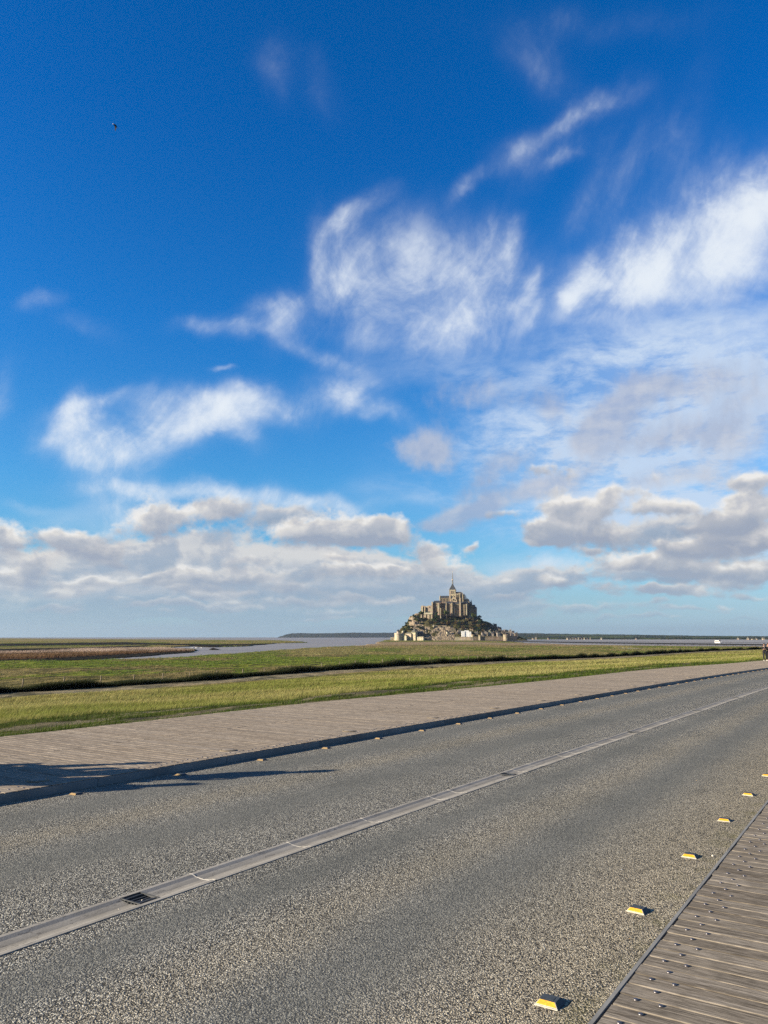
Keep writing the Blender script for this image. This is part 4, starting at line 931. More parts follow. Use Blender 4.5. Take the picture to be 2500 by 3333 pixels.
# ---- abbey: one building with its parts
ax_, az_ = mw(765, 560, 1700)
AB = empty('abbey', (0, 0, 0)); tag(AB, 'tall stone abbey crowning the rocky island, with a central tower and needle spire', 'abbey')
def part(name, mb, mat, parent=AB, smooth_=False): return mb.build(name, mat, parent, smooth_)
def windows(parent, rects, Y, mat=DARKW, name='window', arch=False):
    for (x0, x1, y0, y1) in rects:
        b = MB(); X0, Z1 = mw(x0, y0, Y); X1, Z0 = mw(x1, y1, Y)
        pts = [(X0, Z0), (X1, Z0), (X1, Z1 - (X1 - X0) * .4 * arch)] + ([((X0 + X1) / 2, Z1)] if arch else []) + [(X0, Z1 - (X1 - X0) * .4 * arch)]
        b.poly([(x, Y - .12, z) for x, z in pts]); n = len(pts)
        for k in range(n): (xa, za), (xb, zb) = pts[k], pts[(k + 1) % n]; b.poly([(xa, Y - .12, za), (xa, Y + .1, za), (xb, Y + .1, zb), (xb, Y - .12, zb)])
        b.build(name, mat, parent)
# western lodgings with tall buttresses (left, ruin-like, brightly lit)
b = MB(); gbox(b, 418, 562, 478, 575, 1692, 45); gbox(b, 424, 450, 470, 480, 1692.5, 30); gbox(b, 500, 560, 470, 482, 1693, 40)
part('west_block', b, GRAN)
b = MB()
for (x0, x1) in ((416, 436), (455, 486), (497, 527), (540, 562)):
    X0, Zt = mw(x0, 572, 1692); X1, Zb = mw(x1, 730, 1686)
    i = len(b.v); b.v += [(X0 - 1, 1684, Zb), (X1 + 1, 1684, Zb), (X1 + 1, 1694, Zb), (X0 - 1, 1694, Zb), (X0, 1690.4, Zt), (X1, 1690.4, Zt), (X1, 1694, Zt), (X0, 1694, Zt)]; b.c += [(1, 1, 1)] * 8
    for f in ((0, 3, 2, 1), (4, 5, 6, 7), (0, 1, 5, 4), (1, 2, 6, 5), (2, 3, 7, 6), (3, 0, 4, 7)): b.f.append(tuple(i + k for k in f))
part('buttress', b, GRAN)
b = MB(); gbox(b, 430, 560, 572, 725, 1695, 30); part('foundation', b, GRAN2)
windows(AB, [(446, 457, 486, 552), (472, 484, 520, 540), (486, 496, 498, 512), (522, 532, 484, 500), (505, 530, 540, 552)], 1692)
b = MB(); X0, Z1 = mw(436, 480, 1690); X1, Z0 = mw(447, 556, 1690); b.box(X0, X1, 1689.6, 1692, Z0, Z1); X0, Z1 = mw(466, 486, 1690); X1, Z0 = mw(474, 552, 1690); b.box(X0, X1, 1688.6, 1692, Z0, Z1); gbox(b, 436, 562, 553, 573, 1689.4, 2.2); part('pier', b, PALE)
# stepped lodgings
for nm, (x0, x1, y0, y1, Y, dep), roof in (('lodging', (548, 650, 436, 640, 1697, 42), (562, 645, 417, 437)), ('hall', (650, 722, 488, 600, 1703, 34), None), ('lodging', (718, 792, 446, 590, 1695, 40), (716, 794, 428, 447)),
                                      ('hall', (790, 966, 452, 600, 1699, 42), (790, 968, 432, 453))):
    b = MB(); X0, X1, Z0, Z1 = gbox(b, x0, x1, y0, y1, Y, dep); w0 = part(nm, b, GRAN2)
    if roof:
        b = MB(); XA, ZA = mw(roof[0], roof[3], Y); XB, ZB = mw(roof[1], roof[2], Y); b.gable(XA, XB, Y - .4, Y + dep * .5, ZA, ZB + 1.2, 'x'); part('roof', b, SLATE, w0)
b = MB(); gbox(b, 545, 562, 425, 600, 1693, 8); gbox(b, 618, 640, 440, 620, 1692.5, 9); gbox(b, 650, 662, 500, 632, 1690, 12); gbox(b, 718, 728, 440, 590, 1691, 6); gbox(b, 782, 796, 440, 585, 1691, 6)
gbox(b, 806, 820, 500, 582, 1694, 6); gbox(b, 876, 894, 412, 590, 1692, 9); gbox(b, 898, 908, 470, 588, 1695, 5); gbox(b, 924, 934, 462, 588, 1694, 6); gbox(b, 950, 966, 455, 585, 1693, 7); gbox(b, 700, 712, 470, 560, 1700, 4)
part('buttress', b, GRAN)
b = MB(); X_, Z_ = mw(885, 412, 1694); b.lathe(X_, 1696.5, [(1.9, Z_), (1.2, Z_ + 2.5), (.1, Z_ + 7)], 8); part('pinnacle', b, GRAN)
windows(AB, [(565, 571, 448, 462), (580, 586, 448, 462), (596, 602, 448, 462), (566, 572, 478, 500), (582, 588, 478, 500), (598, 604, 478, 500), (566, 571, 520, 545), (584, 589, 520, 545)], 1697, arch=True)
windows(AB, [(656, 666, 508, 530), (674, 690, 500, 540), (698, 712, 500, 540)], 1703, mat=GRAN, name='blind_arch', arch=True)
windows(AB, [(660, 667, 512, 530)], 1702.8, arch=True)
windows(AB, [(748, 753, 455, 470), (752, 757, 500, 520), (768, 772, 470, 490), (750, 754, 545, 560)], 1695, arch=True)
windows(AB, [(806, 811, 462, 478), (832, 838, 462, 480), (852, 858, 462, 480), (838, 844, 505, 535), (856, 862, 505, 535), (912, 917, 475, 505), (940, 945, 475, 505), (912, 917, 520, 550), (940, 945, 520, 550)], 1699, arch=True)
# cloister terrace and dark roofs behind the parapet
b = MB(); gbox(b, 600, 760, 447, 500, 1712, 50); part('terrace', b, GRAN2)
b = MB(); XA, ZA = mw(640, 462, 1712); XB, ZB = mw(730, 425, 1712); b.gable(XA, XB, 1711.5, 1745, ZA, ZB, 'x'); part('aisle_roof', b, SLATE)
# nave
b = MB(); X0, X1, Z0, Z1 = gbox(b, 606, 740, 381, 450, 1722, 15); nv = part('nave', b, GRAN2)
b = MB(); XR = mw(612, 355, 1722); b.gable(X0 + .9, X1, 1721.5, 1737.5, Z1, XR[1], 'x'); part('roof', b, SLATE, nv)
b = MB(); b.poly([(X0 - .3, 1721, Z0), (X0 - .3, 1738, Z0), (X0 - .3, 1738, Z1), (X0 - .3, 1729.5, XR[1] + 1.2), (X0 - .3, 1721, Z1)]); i = 0
b.box(X0 - .3, X0 + 1.0, 1721, 1738, Z0, Z1 + .3); b.gable(X0 - .3, X0 + 1.0, 1721, 1738, Z1, XR[1] + 1.0, 'x'); part('west_gable', b, PALE)
b = MB()
for x in (622, 640, 658, 676, 694, 712): gbox(b, x, x + 4, 384, 425, 1720.9, 1.4)
part('pilaster', b, GRAN)
windows(nv, [(628, 635, 390, 408), (646, 653, 390, 408), (664, 671, 390, 408), (682, 689, 390, 408), (700, 707, 390, 408), (717, 724, 390, 408)], 1722, arch=True)
# transept
b = MB(); X0, X1, Z0, Z1 = gbox(b, 752, 830, 408, 470, 1708, 24); tz = mw(790, 362, 1708)[1]; tr = part('transept', b, GRAN)
b = MB(); b.gable(X0, X1, 1708.0, 1709.4, Z1, tz, 'y'); part('gable', b, GRAN, tr)
b = MB(); b.gable(X0 - .6, X1 + .6, 1709.5, 1734, Z1 - .3, tz + .8, 'y'); part('roof', b, SLATE, tr)
b = MB(); gbox(b, 735, 750, 355, 440, 1712, 12); gbox(b, 826, 842, 400, 460, 1712, 10); part('buttress', b, GRAN)
XW, ZW_ = mw(789, 405, 1708); b = MB(); b.poly([(XW + 1.7 * math.cos(t * math.pi / 6), 1707.7, ZW_ + 1.9 * math.sin(t * math.pi / 6)) for t in range(12)]); b.build('rose_window', DARKW, tr)
windows(tr, [(764, 773, 402, 420), (806, 815, 402, 420)], 1708, arch=True)
# tower, roof, spire
b = MB(); X0, X1, Z0, Z1 = gbox(b, 728, 802, 292, 420, 1716, 14); tcx, tcy, th = (X0 + X1) / 2, 1723, (X1 - X0) / 2
tw = part('tower', b, GRAN)
b = MB(); b.box(X0 - .5, X1 + .5, 1715.5, 1730.5, Z1 - .2, Z1 + .8); zc = mw(0, 346, 1716)[1]; b.box(X0 - .3, X1 + .3, 1715.7, 1730.3, zc, zc + .6)
for x in (728, 743, 785, 798): gbox(b, x, x + 4, 296, 345, 1715.6, .6)
part('cornice', b, PALE, tw)
windows(tw, [(749, 756, 300, 336), (762, 769, 300, 336), (776, 783, 300, 336)], 1716, arch=True)
windows(tw, [(750, 755, 352, 362), (776, 781, 352, 362)], 1716, arch=True)
z0r = Z1 + .8; z1r = mw(0, 222, 1723)[1]; b = MB(); b.frust(tcx, tcy, z0r, z1r, th + .5, 7.4, .95, .95); sp = part('spire_roof', b, SLATE)
zz_ = lambda y: mw(0, y, 1723)[1]
b = MB(); b.lathe(tcx, tcy, [(1.0, zz_(232)), (1.5, zz_(222)), (2.2, zz_(219)), (1.5, zz_(214)), (1.4, zz_(200)), (2.0, zz_(196)), (1.2, zz_(190)), (1.2, zz_(182)), (1.8, zz_(178)), (.9, zz_(173))], 8); part('lantern', b, LEAD)
b = MB(); b.lathe(tcx, tcy, [(1.5, zz_(176)), (2.0, zz_(171)), (1.6, zz_(166)), (1.1, zz_(163))], 8); part('finial_ring', b, PALE)  # pale colour stands in for light glinting off the gilded ring
b = MB(); b.lathe(tcx, tcy, [(1.2, zz_(165)), (.9, zz_(130)), (.5, zz_(92)), (.25, zz_(82))], 8); part('spire', b, LEAD)
b = MB(); b.lathe(tcx, tcy, [(.2, zz_(83)), (.45, zz_(81)), (.4, zz_(77)), (.5, zz_(74)), (.2, zz_(72)), (.25, zz_(71)), (.1, zz_(69))], 8); b.box(tcx - .7, tcx + .2, tcy - .1, tcy + .1, zz_(76), zz_(75)); part('statue', b, GOLD)
# choir with flying buttresses and pinnacles
b = MB(); X0, X1, Z0, Z1 = gbox(b, 802, 868, 332, 450, 1716, 15); cho = part('choir', b, GRAN)
b = MB(); XA, ZA = mw(802, 334, 1716); XB, ZB = mw(852, 311, 1716); b.gable(XA, XB + 2.5, 1715.6, 1731.4, ZA, ZB, 'x'); part('roof', b, SLATE, cho)
b = MB(); XL, ZL = mw(868, 345, 1716); b.lathe(XL - 1, 1723.5, [(7.6, mw(0, 470, 1716)[1]), (7.6, ZL), (6.8, ZL + .5), (.3, ZL + 6)], 12); part('apse', b, GRAN2, cho)
b = MB()
for k, (x, yt, yb) in enumerate(((812, 350, 440), (826, 345, 440), (842, 342, 450), (858, 338, 450), (872, 335, 450), (884, 330, 455), (896, 345, 455), (908, 352, 460), (920, 368, 462), (932, 395, 465), (944, 402, 470), (958, 420, 470))):
    Y = 1709 + (k % 3) * 2.0 + (k > 6) * 5; X_, Zt = mw(x, yt, Y); Zb = mw(0, yb, Y)[1]
    b.box(X_ - .8, X_ + .8, Y - .9, Y + .9, Zb, Zt); b.frust(X_, Y, Zt, Zt + 4.0, .8, .8, .05, .05)
    if k < 9:
        Zf = Zt - 3
        i = len(b.v); b.v += [(X_ - .35, Y, Zf - 2.2), (X_ + .35, Y, Zf - 2.2), (X_ + .35, Y, Zf - 1.2), (X_ - .35, Y, Zf - 1.2), (X_ - .35, 1717, Zf + 2.2), (X_ + .35, 1717, Zf + 2.2), (X_ + .35, 1717, Zf + 3.2), (X_ - .35, 1717, Zf + 3.2)]; b.c += [(1, 1, 1)] * 8
        for f in ((0, 3, 2, 1), (4, 5, 6, 7), (0, 1, 5, 4), (1, 2, 6, 5), (2, 3, 7, 6), (3, 0, 4, 7)): b.f.append(tuple(i + k2 for k2 in f))
part('flying_buttress', b, GRAN)
b = MB(); gbox(b, 800, 905, 405, 470, 1711, 8); gbox(b, 866, 968, 425, 475, 1714, 28); gbox(b, 905, 945, 398, 430, 1722, 14); part('ambulatory', b, GRAN2)
# eastern buildings in shade
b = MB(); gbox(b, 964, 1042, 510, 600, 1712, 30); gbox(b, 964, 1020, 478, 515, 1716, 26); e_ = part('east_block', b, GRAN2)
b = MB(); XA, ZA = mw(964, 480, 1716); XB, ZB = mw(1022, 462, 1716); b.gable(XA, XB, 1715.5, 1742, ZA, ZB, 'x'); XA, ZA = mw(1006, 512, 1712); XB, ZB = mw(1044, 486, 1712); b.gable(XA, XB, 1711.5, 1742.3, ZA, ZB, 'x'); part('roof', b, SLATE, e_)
b = MB(); X_, Z_ = mw(982, 455, 1720); Zt = mw(0, 404, 1720)[1]; b.lathe(X_, 1720, [(1.9, Z_ - 8), (1.9, Z_), (2.2, Z_), (.1, Zt)], 8); X_, Z_ = mw(958, 440, 1720); b.lathe(X_, 1721, [(1.3, Z_ - 8), (1.3, Z_), (.1, Z_ + 6)], 8); part('turret', b, SLATE)
rot_c = Matrix.Translation((float(ax_), 1715, 0)) @ Matrix.Rotation(R(-13), 4, 'Z') @ Matrix.Translation((-float(ax_), -1715, 0)); AB.matrix_world = rot_c

# ---- ramparts, towers and buildings at the foot
def round_tower(x0, x1, yt, yb, Y, label, mat=PALE, roof=None):
    r_ = empty('rampart_tower'); X0, Zt = mw(x0, yt, Y); X1, Zb = mw(x1, yb, Y); cx = (X0 + X1) / 2; ra = (X1 - X0) / 2
    r_.location = (cx, Y + ra, Zb); tag(r_, label, 'tower'); H = Zt - Zb
    b = MB(); b.lathe(0, 0, [(ra * 1.03, -3), (ra, H * .3), (ra * .97, H * .78)], 28); b.build('wall', mat, r_, smooth=False)
    b = MB(); b.lathe(0, 0, [(ra * .97, H * .78), (ra * 1.04, H * .81), (ra * 1.04, H * .95), (ra * .95, H * .95), (ra * .95, H * .85)], 28)
    for k in range(14):
        a = 2 * math.pi * k / 14; Mx = Matrix.Rotation(a, 4, 'Z') @ Matrix.Translation((ra * .99, 0, 0)); b.box(-.35, .35, -ra * .13, ra * .13, H * .95, H, M=Mx)
    b.build('parapet', mat, r_); return r_
round_tower(88, 178, 795, 882, 1622, 'big round pale tower with a small slate turret at the left foot of the island')
t_ = empty('turret'); X0, Zb = mw(112, 800, 1632); X1, Zt = mw(148, 776, 1632); t_.location = ((X0 + X1) / 2, 1634, Zb); tag(t_, 'pale round turret with a dark cone roof standing on the big left tower', 'turret')
b = MB(); b.lathe(0, 0, [(3.2, -3), (3.2, Zt - Zb)], 16); b.build('wall', PALE, t_); b = MB(); b.lathe(0, 0, [(3.6, Zt - Zb), (2.0, Zt - Zb + 2.6), (.1, mw(0, 750, 1632)[1] - Zb)], 16); b.build('roof', SLATE, t_)
t_ = empty('turret'); X0, Zb = mw(172, 812, 1640); X1, Zt = mw(202, 778, 1640); t_.location = ((X0 + X1) / 2, 1642, Zb); tag(t_, 'small domed pale turret right behind the big left tower', 'turret')
b = MB(); b.lathe(0, 0, [(2.7, -4), (2.7, Zt - Zb), (2.0, Zt - Zb + 1.3), (.3, Zt - Zb + 2.2)], 14); b.build('wall', PALE, t_)
round_tower(990, 1029, 812, 884, 1612, 'slender pale round tower directly right of the white sheeting', GRAN)
round_tower(1076, 1111, 820, 888, 1612, 'narrow pale round tower, second from the white sheeting', GRAN)
round_tower(1368, 1428, 812, 898, 1608, 'broad pale round tower in the rampart near the right end of the island', GRAN)
def wall_thing(x0, x1, yt, yb, Y, dep, label, mat=GRAN, cat='wall', name='rampart_wall', parapet=True, skew=0):
    r_ = empty(name); X0, Zt = mw(x0, yt, Y); X1, Zb = mw(x1, yb, Y); r_.location = (X0, Y, Zb); tag(r_, label, cat)
    b = MB(); L, H = X1 - X0, Zt - Zb; b.box(0, L, 0, dep, -3, H * (.86 if parapet else 1)); b.build('wall', mat, r_)
    if parapet:
        b = MB(); b.box(-.01, L, -.35, .9, H * .86, H * .9)
        n = max(3, int(L / 2.2))
        for k in range(n): b.box(L * k / n, L * (k + .62) / n, -.35, .6, H * .9, H)
        b.build('parapet', mat, r_)
    if skew: r_.rotation_euler = (0, 0, skew)
    return r_
wall_thing(178, 234, 822, 882, 1628, 5, 'low pale wall joining the big left tower to the gatehouse block', PALE, skew=-.5)
wall_thing(796, 992, 838, 884, 1616, 4, 'low tan rampart wall below the white sheeting', GRAN, skew=-.12)
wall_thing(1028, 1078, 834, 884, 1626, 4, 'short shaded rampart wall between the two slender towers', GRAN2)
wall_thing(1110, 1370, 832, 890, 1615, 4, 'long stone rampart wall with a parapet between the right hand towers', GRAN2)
wall_thing(1427, 1542, 826, 884, 1612, 4, 'dark rampart wall running back from the broad right tower', GRAN2, skew=.35)
wall_thing(440, 492, 846, 880, 1630, 4, 'short dark wall in shade right of the slate house at the foot', GRAN2, parapet=False)
wall_thing(552, 700, 706, 760, 1668, 5, 'long tan terrace wall below the trees in the middle of the island', GRAN, parapet=False)
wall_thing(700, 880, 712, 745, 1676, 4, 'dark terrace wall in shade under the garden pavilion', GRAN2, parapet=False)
wall_thing(740, 806, 742, 806, 1655, 6, 'brown buttressed wall right of the bare rock face', GRAN2, parapet=False)
wall_thing(492, 540, 756, 815, 1655, 5, 'pale wall with an arch on the left of the bare rock', GRAN, parapet=False)
t_ = empty('watch_turret'); X0, Zb = mw(538, 790, 1664); X1, Zt = mw(553, 704, 1664); t_.location = ((X0 + X1) / 2, 1665, Zb); tag(t_, 'thin pale watch turret at the left end of the tan terrace wall', 'turret')
b = MB(); b.lathe(0, 0, [(1.5, -3), (1.4, Zt - Zb)], 10); b.build('wall', PALE, t_); b = MB(); b.lathe(0, 0, [(1.7, Zt - Zb), (.1, Zt - Zb + 2.5)], 10); b.build('roof', SLATE2, t_)

HLAB = set()
def house(px0, px1, pyt, pyb, Y, label, roofpx=None, axis='x', wall=GRAN2, roof=SLATE, cat='house', name='stone_house', dep=None, wins=2, chim=True, yaw=0.0):
    X0, Zt = mw(px0, pyt, Y); X1, Zb = mw(px1, pyb, Y); L, H = X1 - X0, Zt - Zb; dep = dep or max(6, min(12, L * .8))
    r_ = empty(name, (X0 + L / 2, Y + dep / 2, Zb), yaw); tag(r_, label, cat)
    rh = (roofpx * .188) if roofpx else L * .35
    b = MB(); b.box(-L / 2, L / 2, -dep / 2, dep / 2, -4, H)
    if axis == 'y': b.gable(-L / 2, L / 2, -dep / 2, -dep / 2 + .5, H, H + rh * .95, 'y'); b.gable(-L / 2, L / 2, dep / 2 - .5, dep / 2, H, H + rh * .95, 'y')
    else: b.gable(-L / 2, -L / 2 + .5, -dep / 2, dep / 2, H, H + rh * .95, 'x'); b.gable(L / 2 - .5, L / 2, -dep / 2, dep / 2, H, H + rh * .95, 'x')
    b.build('wall', wall, r_)
    b = MB()
    if axis == 'y': b.gable(-L / 2 - .4, L / 2 + .4, -dep / 2 + .52, dep / 2 - .52, H + .05, H + rh + .4, 'y')
    else: b.gable(-L / 2 + .52, L / 2 - .52, -dep / 2 - .4, dep / 2 + .4, H + .05, H + rh + .4, 'x')
    ro = b.build('roof', roof, r_)
    if chim:
        b = MB(); s = random.choice((-1, 1)); b.box(s * L * .36 - .5, s * L * .36 + .5, -.6, .6, H + rh * .3, H + rh + 2.0); b.build('chimney', wall, ro)
    nr_ = max(1, int(H / 3.6))
    for j in range(min(nr_, 3)):
        for k in range(wins):
            x = -L / 2 + L * (k + .5 + random.uniform(-.1, .1)) / wins; z = H * (j + .55) / nr_; b = MB(); b.box(x - .45, x + .45, -dep / 2 - .06, -dep / 2 + .1, z - .7, z + .7); b.build('window', DARKW, r_)
    return r_
random.seed(21)
house(226, 304, 803, 882, 1630, 'pale flat fronted barrack block beside the tallest pale block at the left foot', 14, 'x', PALE, SLATE2, 'building', 'barrack', 10, 2, False, -.6)
t_ = house(292, 352, 786, 882, 1627, 'tall pale block with a pointed greenish roof at the left foot of the island', None, 'x', PALE, SLATE2, 'building', 'gatehouse', 9, 2, False, -.6)
for ch in list(t_.children):
    if ch.name.startswith('roof'):
        me = ch.data; X0 = mw(296, 0, 1627)[0]; X1 = mw(348, 0, 1627)[0]; L = X1 - X0; H = mw(0, 786, 1627)[1] - mw(0, 882, 1627)[1]
        b = MB(); b.frust(0, 0, H + .02, H + 7.2, L / 2 + .3, 5.9, L * .08, .2); b.build('roof', SLATE2, t_); bpy.data.objects.remove(ch)
house(353, 430, 800, 838, 1633, 'dark slate fronted house with two rows of windows above a low pale block', 24, 'x', SLATE, SLATE, 'house', 'slate_house', 12, 5, True)
house(355, 440, 842, 884, 1622, 'low pale block in front of the dark slate fronted house', 3, 'x', PALE, PALE, 'building', 'annex', 8, 2, False, -.5)
house(40, 90, 862, 884, 1634, 'low ruined stone outwork left of the big left tower', 14, 'x', GRAN, GRAN, 'outwork', 'outwork', 10, 1, False)
# garden pavilion
pv = empty('pavilion'); X0, Z1 = mw(806, 662, 1688); X1, Z0 = mw(958, 708, 1688); pv.location = (X0, 1688, Z0); tag(pv, 'long low pavilion with a pale overhanging roof among the trees under the abbey', 'pavilion'); L, H = X1 - X0, Z1 - Z0
b = MB(); b.box(6, L, 2, 12, -3, H); b.build('wall', GRAN2, pv); b = MB(); b.gable(-.5, L * .62, -1.5, 13, H + .02, H + 3.4, 'x'); b.gable(L * .62 + .02, L + 1, 0, 13, H + .02, H + 4.4, 'x'); b.build('roof', SLATE2, pv)
b = MB(); b.box(5.0, 7.2, 0, 2, -3, H); b.build('pier', PALE, pv)
# white sheeting round a scaffold
for x0, x1, y0, y1, lab in ((874, 913, 772, 838, 'left of the three bright white scaffold sheets above the rampart'), (913, 962, 764, 850, 'tallest middle one of the three bright white scaffold sheets'), (963, 989, 778, 852, 'narrow right hand one of the three bright white scaffold sheets')):
    r_ = empty('scaffold'); X0, Z1 = mw(x0, y0, 1632 + (x0 > 900) * .8); X1, Z0 = mw(x1, y1, 1632); r_.location = (X0, 1632 + (x0 > 900) * .8 - (x0 > 960) * 1.5, Z0); tag(r_, lab, 'scaffold', 'white scaffold sheeting on the island')
    L, H = X1 - X0, Z1 - Z0; b = MB(); b.box(0, L, 0, .15, 0, H); b.box(0, .15, .16, 4, 0, H); b.build('sheeting', SHEET, r_)
    b = MB()
    for k in range(4): x = .3 + (L - .6) * k / 3; b.tube([(x, .4, -1), (x, .4, H + 1.0)], [.07, .07], 5)
    b.build('pole', M['strip'], r_)
# village houses
rows = [(1135, 1180, 700, 745, 1705, 'y', 30), (1180, 1215, 690, 730, 1715, 'x', 16), (1215, 1252, 712, 765, 1706, 'y', 22), (1252, 1292, 708, 770, 1712, 'x', 20), (1296, 1345, 745, 790, 1700, 'x', 18), (1225, 1275, 770, 810, 1684, 'x', 18), (1275, 1320, 785, 815, 1676, 'y', 22),
        (1342, 1380, 782, 815, 1674, 'y', 20), (1380, 1425, 775, 815, 1680, 'x', 16), (1425, 1462, 780, 820, 1672, 'y', 24), (1462, 1500, 790, 825, 1668, 'x', 18), (1500, 1536, 806, 836, 1662, 'y', 16), (1395, 1440, 800, 835, 1650, 'x', 14), (1445, 1490, 812, 840, 1648, 'y', 16),
        (1136, 1185, 795, 830, 1640, 'y', 24), (1186, 1222, 790, 830, 1646, 'y', 30), (1222, 1256, 800, 832, 1642, 'x', 18), (1256, 1290, 795, 832, 1650, 'y', 24), (1290, 1330, 806, 834, 1640, 'x', 16), (1330, 1366, 798, 834, 1644, 'y', 24), (1112, 1140, 806, 832, 1638, 'x', 14),
        (1030, 1072, 800, 834, 1642, 'x', 20), (1072, 1108, 790, 825, 1650, 'y', 24), (1000, 1035, 785, 815, 1655, 'y', 22), (830, 872, 778, 832, 1645, 'x', 18), (806, 832, 790, 836, 1642, 'y', 14), (1040, 1085, 765, 800, 1668, 'x', 18), (1085, 1125, 770, 805, 1664, 'y', 22), (960, 1000, 745, 780, 1668, 'x', 16), (895, 940, 742, 775, 1668, 'x', 14),
        (1160, 1200, 755, 795, 1676, 'x', 20), (1120, 1160, 775, 805, 1660, 'y', 20), (955, 985, 590, 625, 1698, 'y', 16), (1000, 1025, 690, 715, 1690, 'x', 10), (1052, 1085, 725, 760, 1684, 'y', 18), (845, 880, 748, 778, 1662, 'y', 14), (1310, 1345, 762, 790, 1688, 'y', 14), (700, 735, 790, 840, 1640, 'x', 12)]
ww_ = [stone_mat('house_render_a', (.42, .36, .30), (.55, .49, .42), .3), GRAN2, stone_mat('house_render_b', (.30, .25, .20), (.38, .33, .28), .3), PALE]
zonewords = lambda x: 'below the abbey' if x < 900 else 'right of the white sheeting' if x < 1110 else 'in the middle of the right slope' if x < 1260 else 'low on the right slope' if x < 1370 else 'near the right end of the island'
hn = {}
for k, (x0, x1, y0, y1, Y, axs, rp) in enumerate(rows):
    zw = zonewords(x0); hn.setdefault(zw, []).append(k); lev = 'high up' if y0 < 740 else 'halfway up' if y0 < 785 else 'just above the rampart'
    wi = (k * 7 + x0) % 4; wi = 1 if (x0 > 1210 and wi == 3) else wi
    house(x0, x1, y0, y1, Y, f'{["cream", "grey", "brown", "pale"][wi]} village house {lev} {zw}, {ORD[len(hn[zw]) - 1].replace("nearest", "first")} there',
          rp, axs, ww_[wi], SLATE if k % 3 else SLATE2, 'house', 'village_house', None, 2, True, random.uniform(-.25, .25)).__setitem__('group', 'village houses on the right slope')

# ---- trees on the island
def crown_mesh(name, seed, n=900, ev=False):
    r2 = np.random.default_rng(seed); nl = 9
    cen = r2.normal(0, .42, (nl, 3)); cen[:, 2] = np.abs(cen[:, 2]) * .9 + .55; rad = r2.uniform(.32, .6, nl)
    if ev: cen[:, :2] *= .45; cen[:, 2] = np.linspace(.3, 1.9, nl); rad = np.linspace(.5, .16, nl)
    k = r2.integers(0, nl, n); d = r2.normal(0, 1, (n, 3)); d /= np.linalg.norm(d, axis=1)[:, None]
    P_ = cen[k] + d * (rad[k] * r2.uniform(.55, 1.05, n))[:, None]; s = r2.uniform(.09, .17, n)[:, None]
    a = r2.normal(0, 1, (n, 3)); a /= np.linalg.norm(a, axis=1)[:, None]; b2 = np.cross(a, d + .01); b2 /= np.linalg.norm(b2, axis=1)[:, None]
    V = np.stack([P_ - a * s, P_ + b2 * s, P_ + a * s, P_ - b2 * s], 1).reshape(-1, 3); F = np.arange(n * 4).reshape(-1, 4)
    t = np.repeat(r2.uniform(.5, 1.5, n), 4)[:, None] * np.ones(3); me_o = np_mesh(name, V, F, LEAF[0], t); me = me_o.data; bpy.data.objects.remove(me_o); return me
LEAF = [leaf_mat('leaf_dark', (.024, .042, .013)), leaf_mat('leaf_olive', (.062, .078, .020)), leaf_mat('leaf_brown', (.095, .068, .028))]
CM = {}
for li in range(3):
    for s_ in range(3):
        me = crown_mesh('crown', 100 + s_, ev=False); me.materials[0] = LEAF[li]; CM[(li, s_)] = me
me = crown_mesh('crown', 140, ev=True); CM[(0, 'e')] = me
tb = MB(); tb.tube([(0, 0, -1.2), (.03, .02, .4), (-.02, .05, .9)], [.10, .07, .03], 6); TRUNK = tb.mesh('trunk'); TRUNK.materials.append(plain('bark', (.09, .07, .05), .9))
TL = ['dark green', 'olive green', 'brownish autumn']
def tree(X, Y, Z, s, li, kind, lab, grp, name='leafy_tree'):
    r_ = empty(name, (X, Y, Z), random.uniform(0, 6.28)); r_.scale = (s, s, s * random.uniform(.85, 1.15)); tag(r_, lab, 'tree', grp)
    for nm, me in (('crown', CM[(li, kind)]), ('trunk', TRUNK)): o = bpy.data.objects.new(nm, me); link(o, r_)
    return r_
random.seed(33); TG = {}
zones = [  # close-up px box, count, size px, colours, words
    (185, 300, 640, 780, 16, (0, 0, 1), 'on the left slope of the island'), (300, 425, 575, 770, 14, (0, 1, 1, 2), 'around the pale crag left of the abbey'), (150, 260, 730, 800, 8, (1, 2), 'above the big left tower'),
    (555, 700, 560, 700, 16, (0, 1, 2, 2), 'under the stepped west side of the abbey'), (660, 830, 560, 700, 16, (1, 2, 2, 1), 'below the central abbey walls'), (830, 1000, 580, 760, 18, (0, 2, 1, 2), 'around the garden pavilion'),
    (990, 1110, 540, 700, 22, (0, 2, 0, 1), 'against the east end of the abbey'), (1100, 1190, 620, 720, 14, (0, 0, 0, 1), 'on the upper right slope'), (980, 1160, 700, 800, 18, (1, 0, 2), 'between the village roofs'), (1280, 1500, 740, 790, 9, (0, 0, 1), 'above the village near the right end')]
for (x0, x1, y0, y1, n, cols_, words) in zones:
    for k in range(n):
        px_, py_ = random.uniform(x0, x1), random.uniform(y0, y1)
        # walk back along the line of sight until it meets the rock
        Yh = 1640.0
        while Yh < 1735:
            X_, Z_ = mw(px_, py_, Yh)
            if float(rock_z(np.float64(X_), np.float64(Yh))) > Z_ - 1: break
            Yh += 3
        X_, Z_ = mw(px_, py_, Yh); Zg = max(float(rock_z(np.float64(X_), np.float64(Yh))), -8) if Yh < 1735 else Z_ - 4
        if Yh >= 1735: continue
        li = random.choice(cols_); s = random.uniform(2.2, 4.2)
        TG.setdefault((li, words), []).append(tree(X_, Yh - 1, min(Zg, Z_ + 1) - .5, s, li, random.randrange(3), 'tree', f'{TL[li]} trees {words}'))
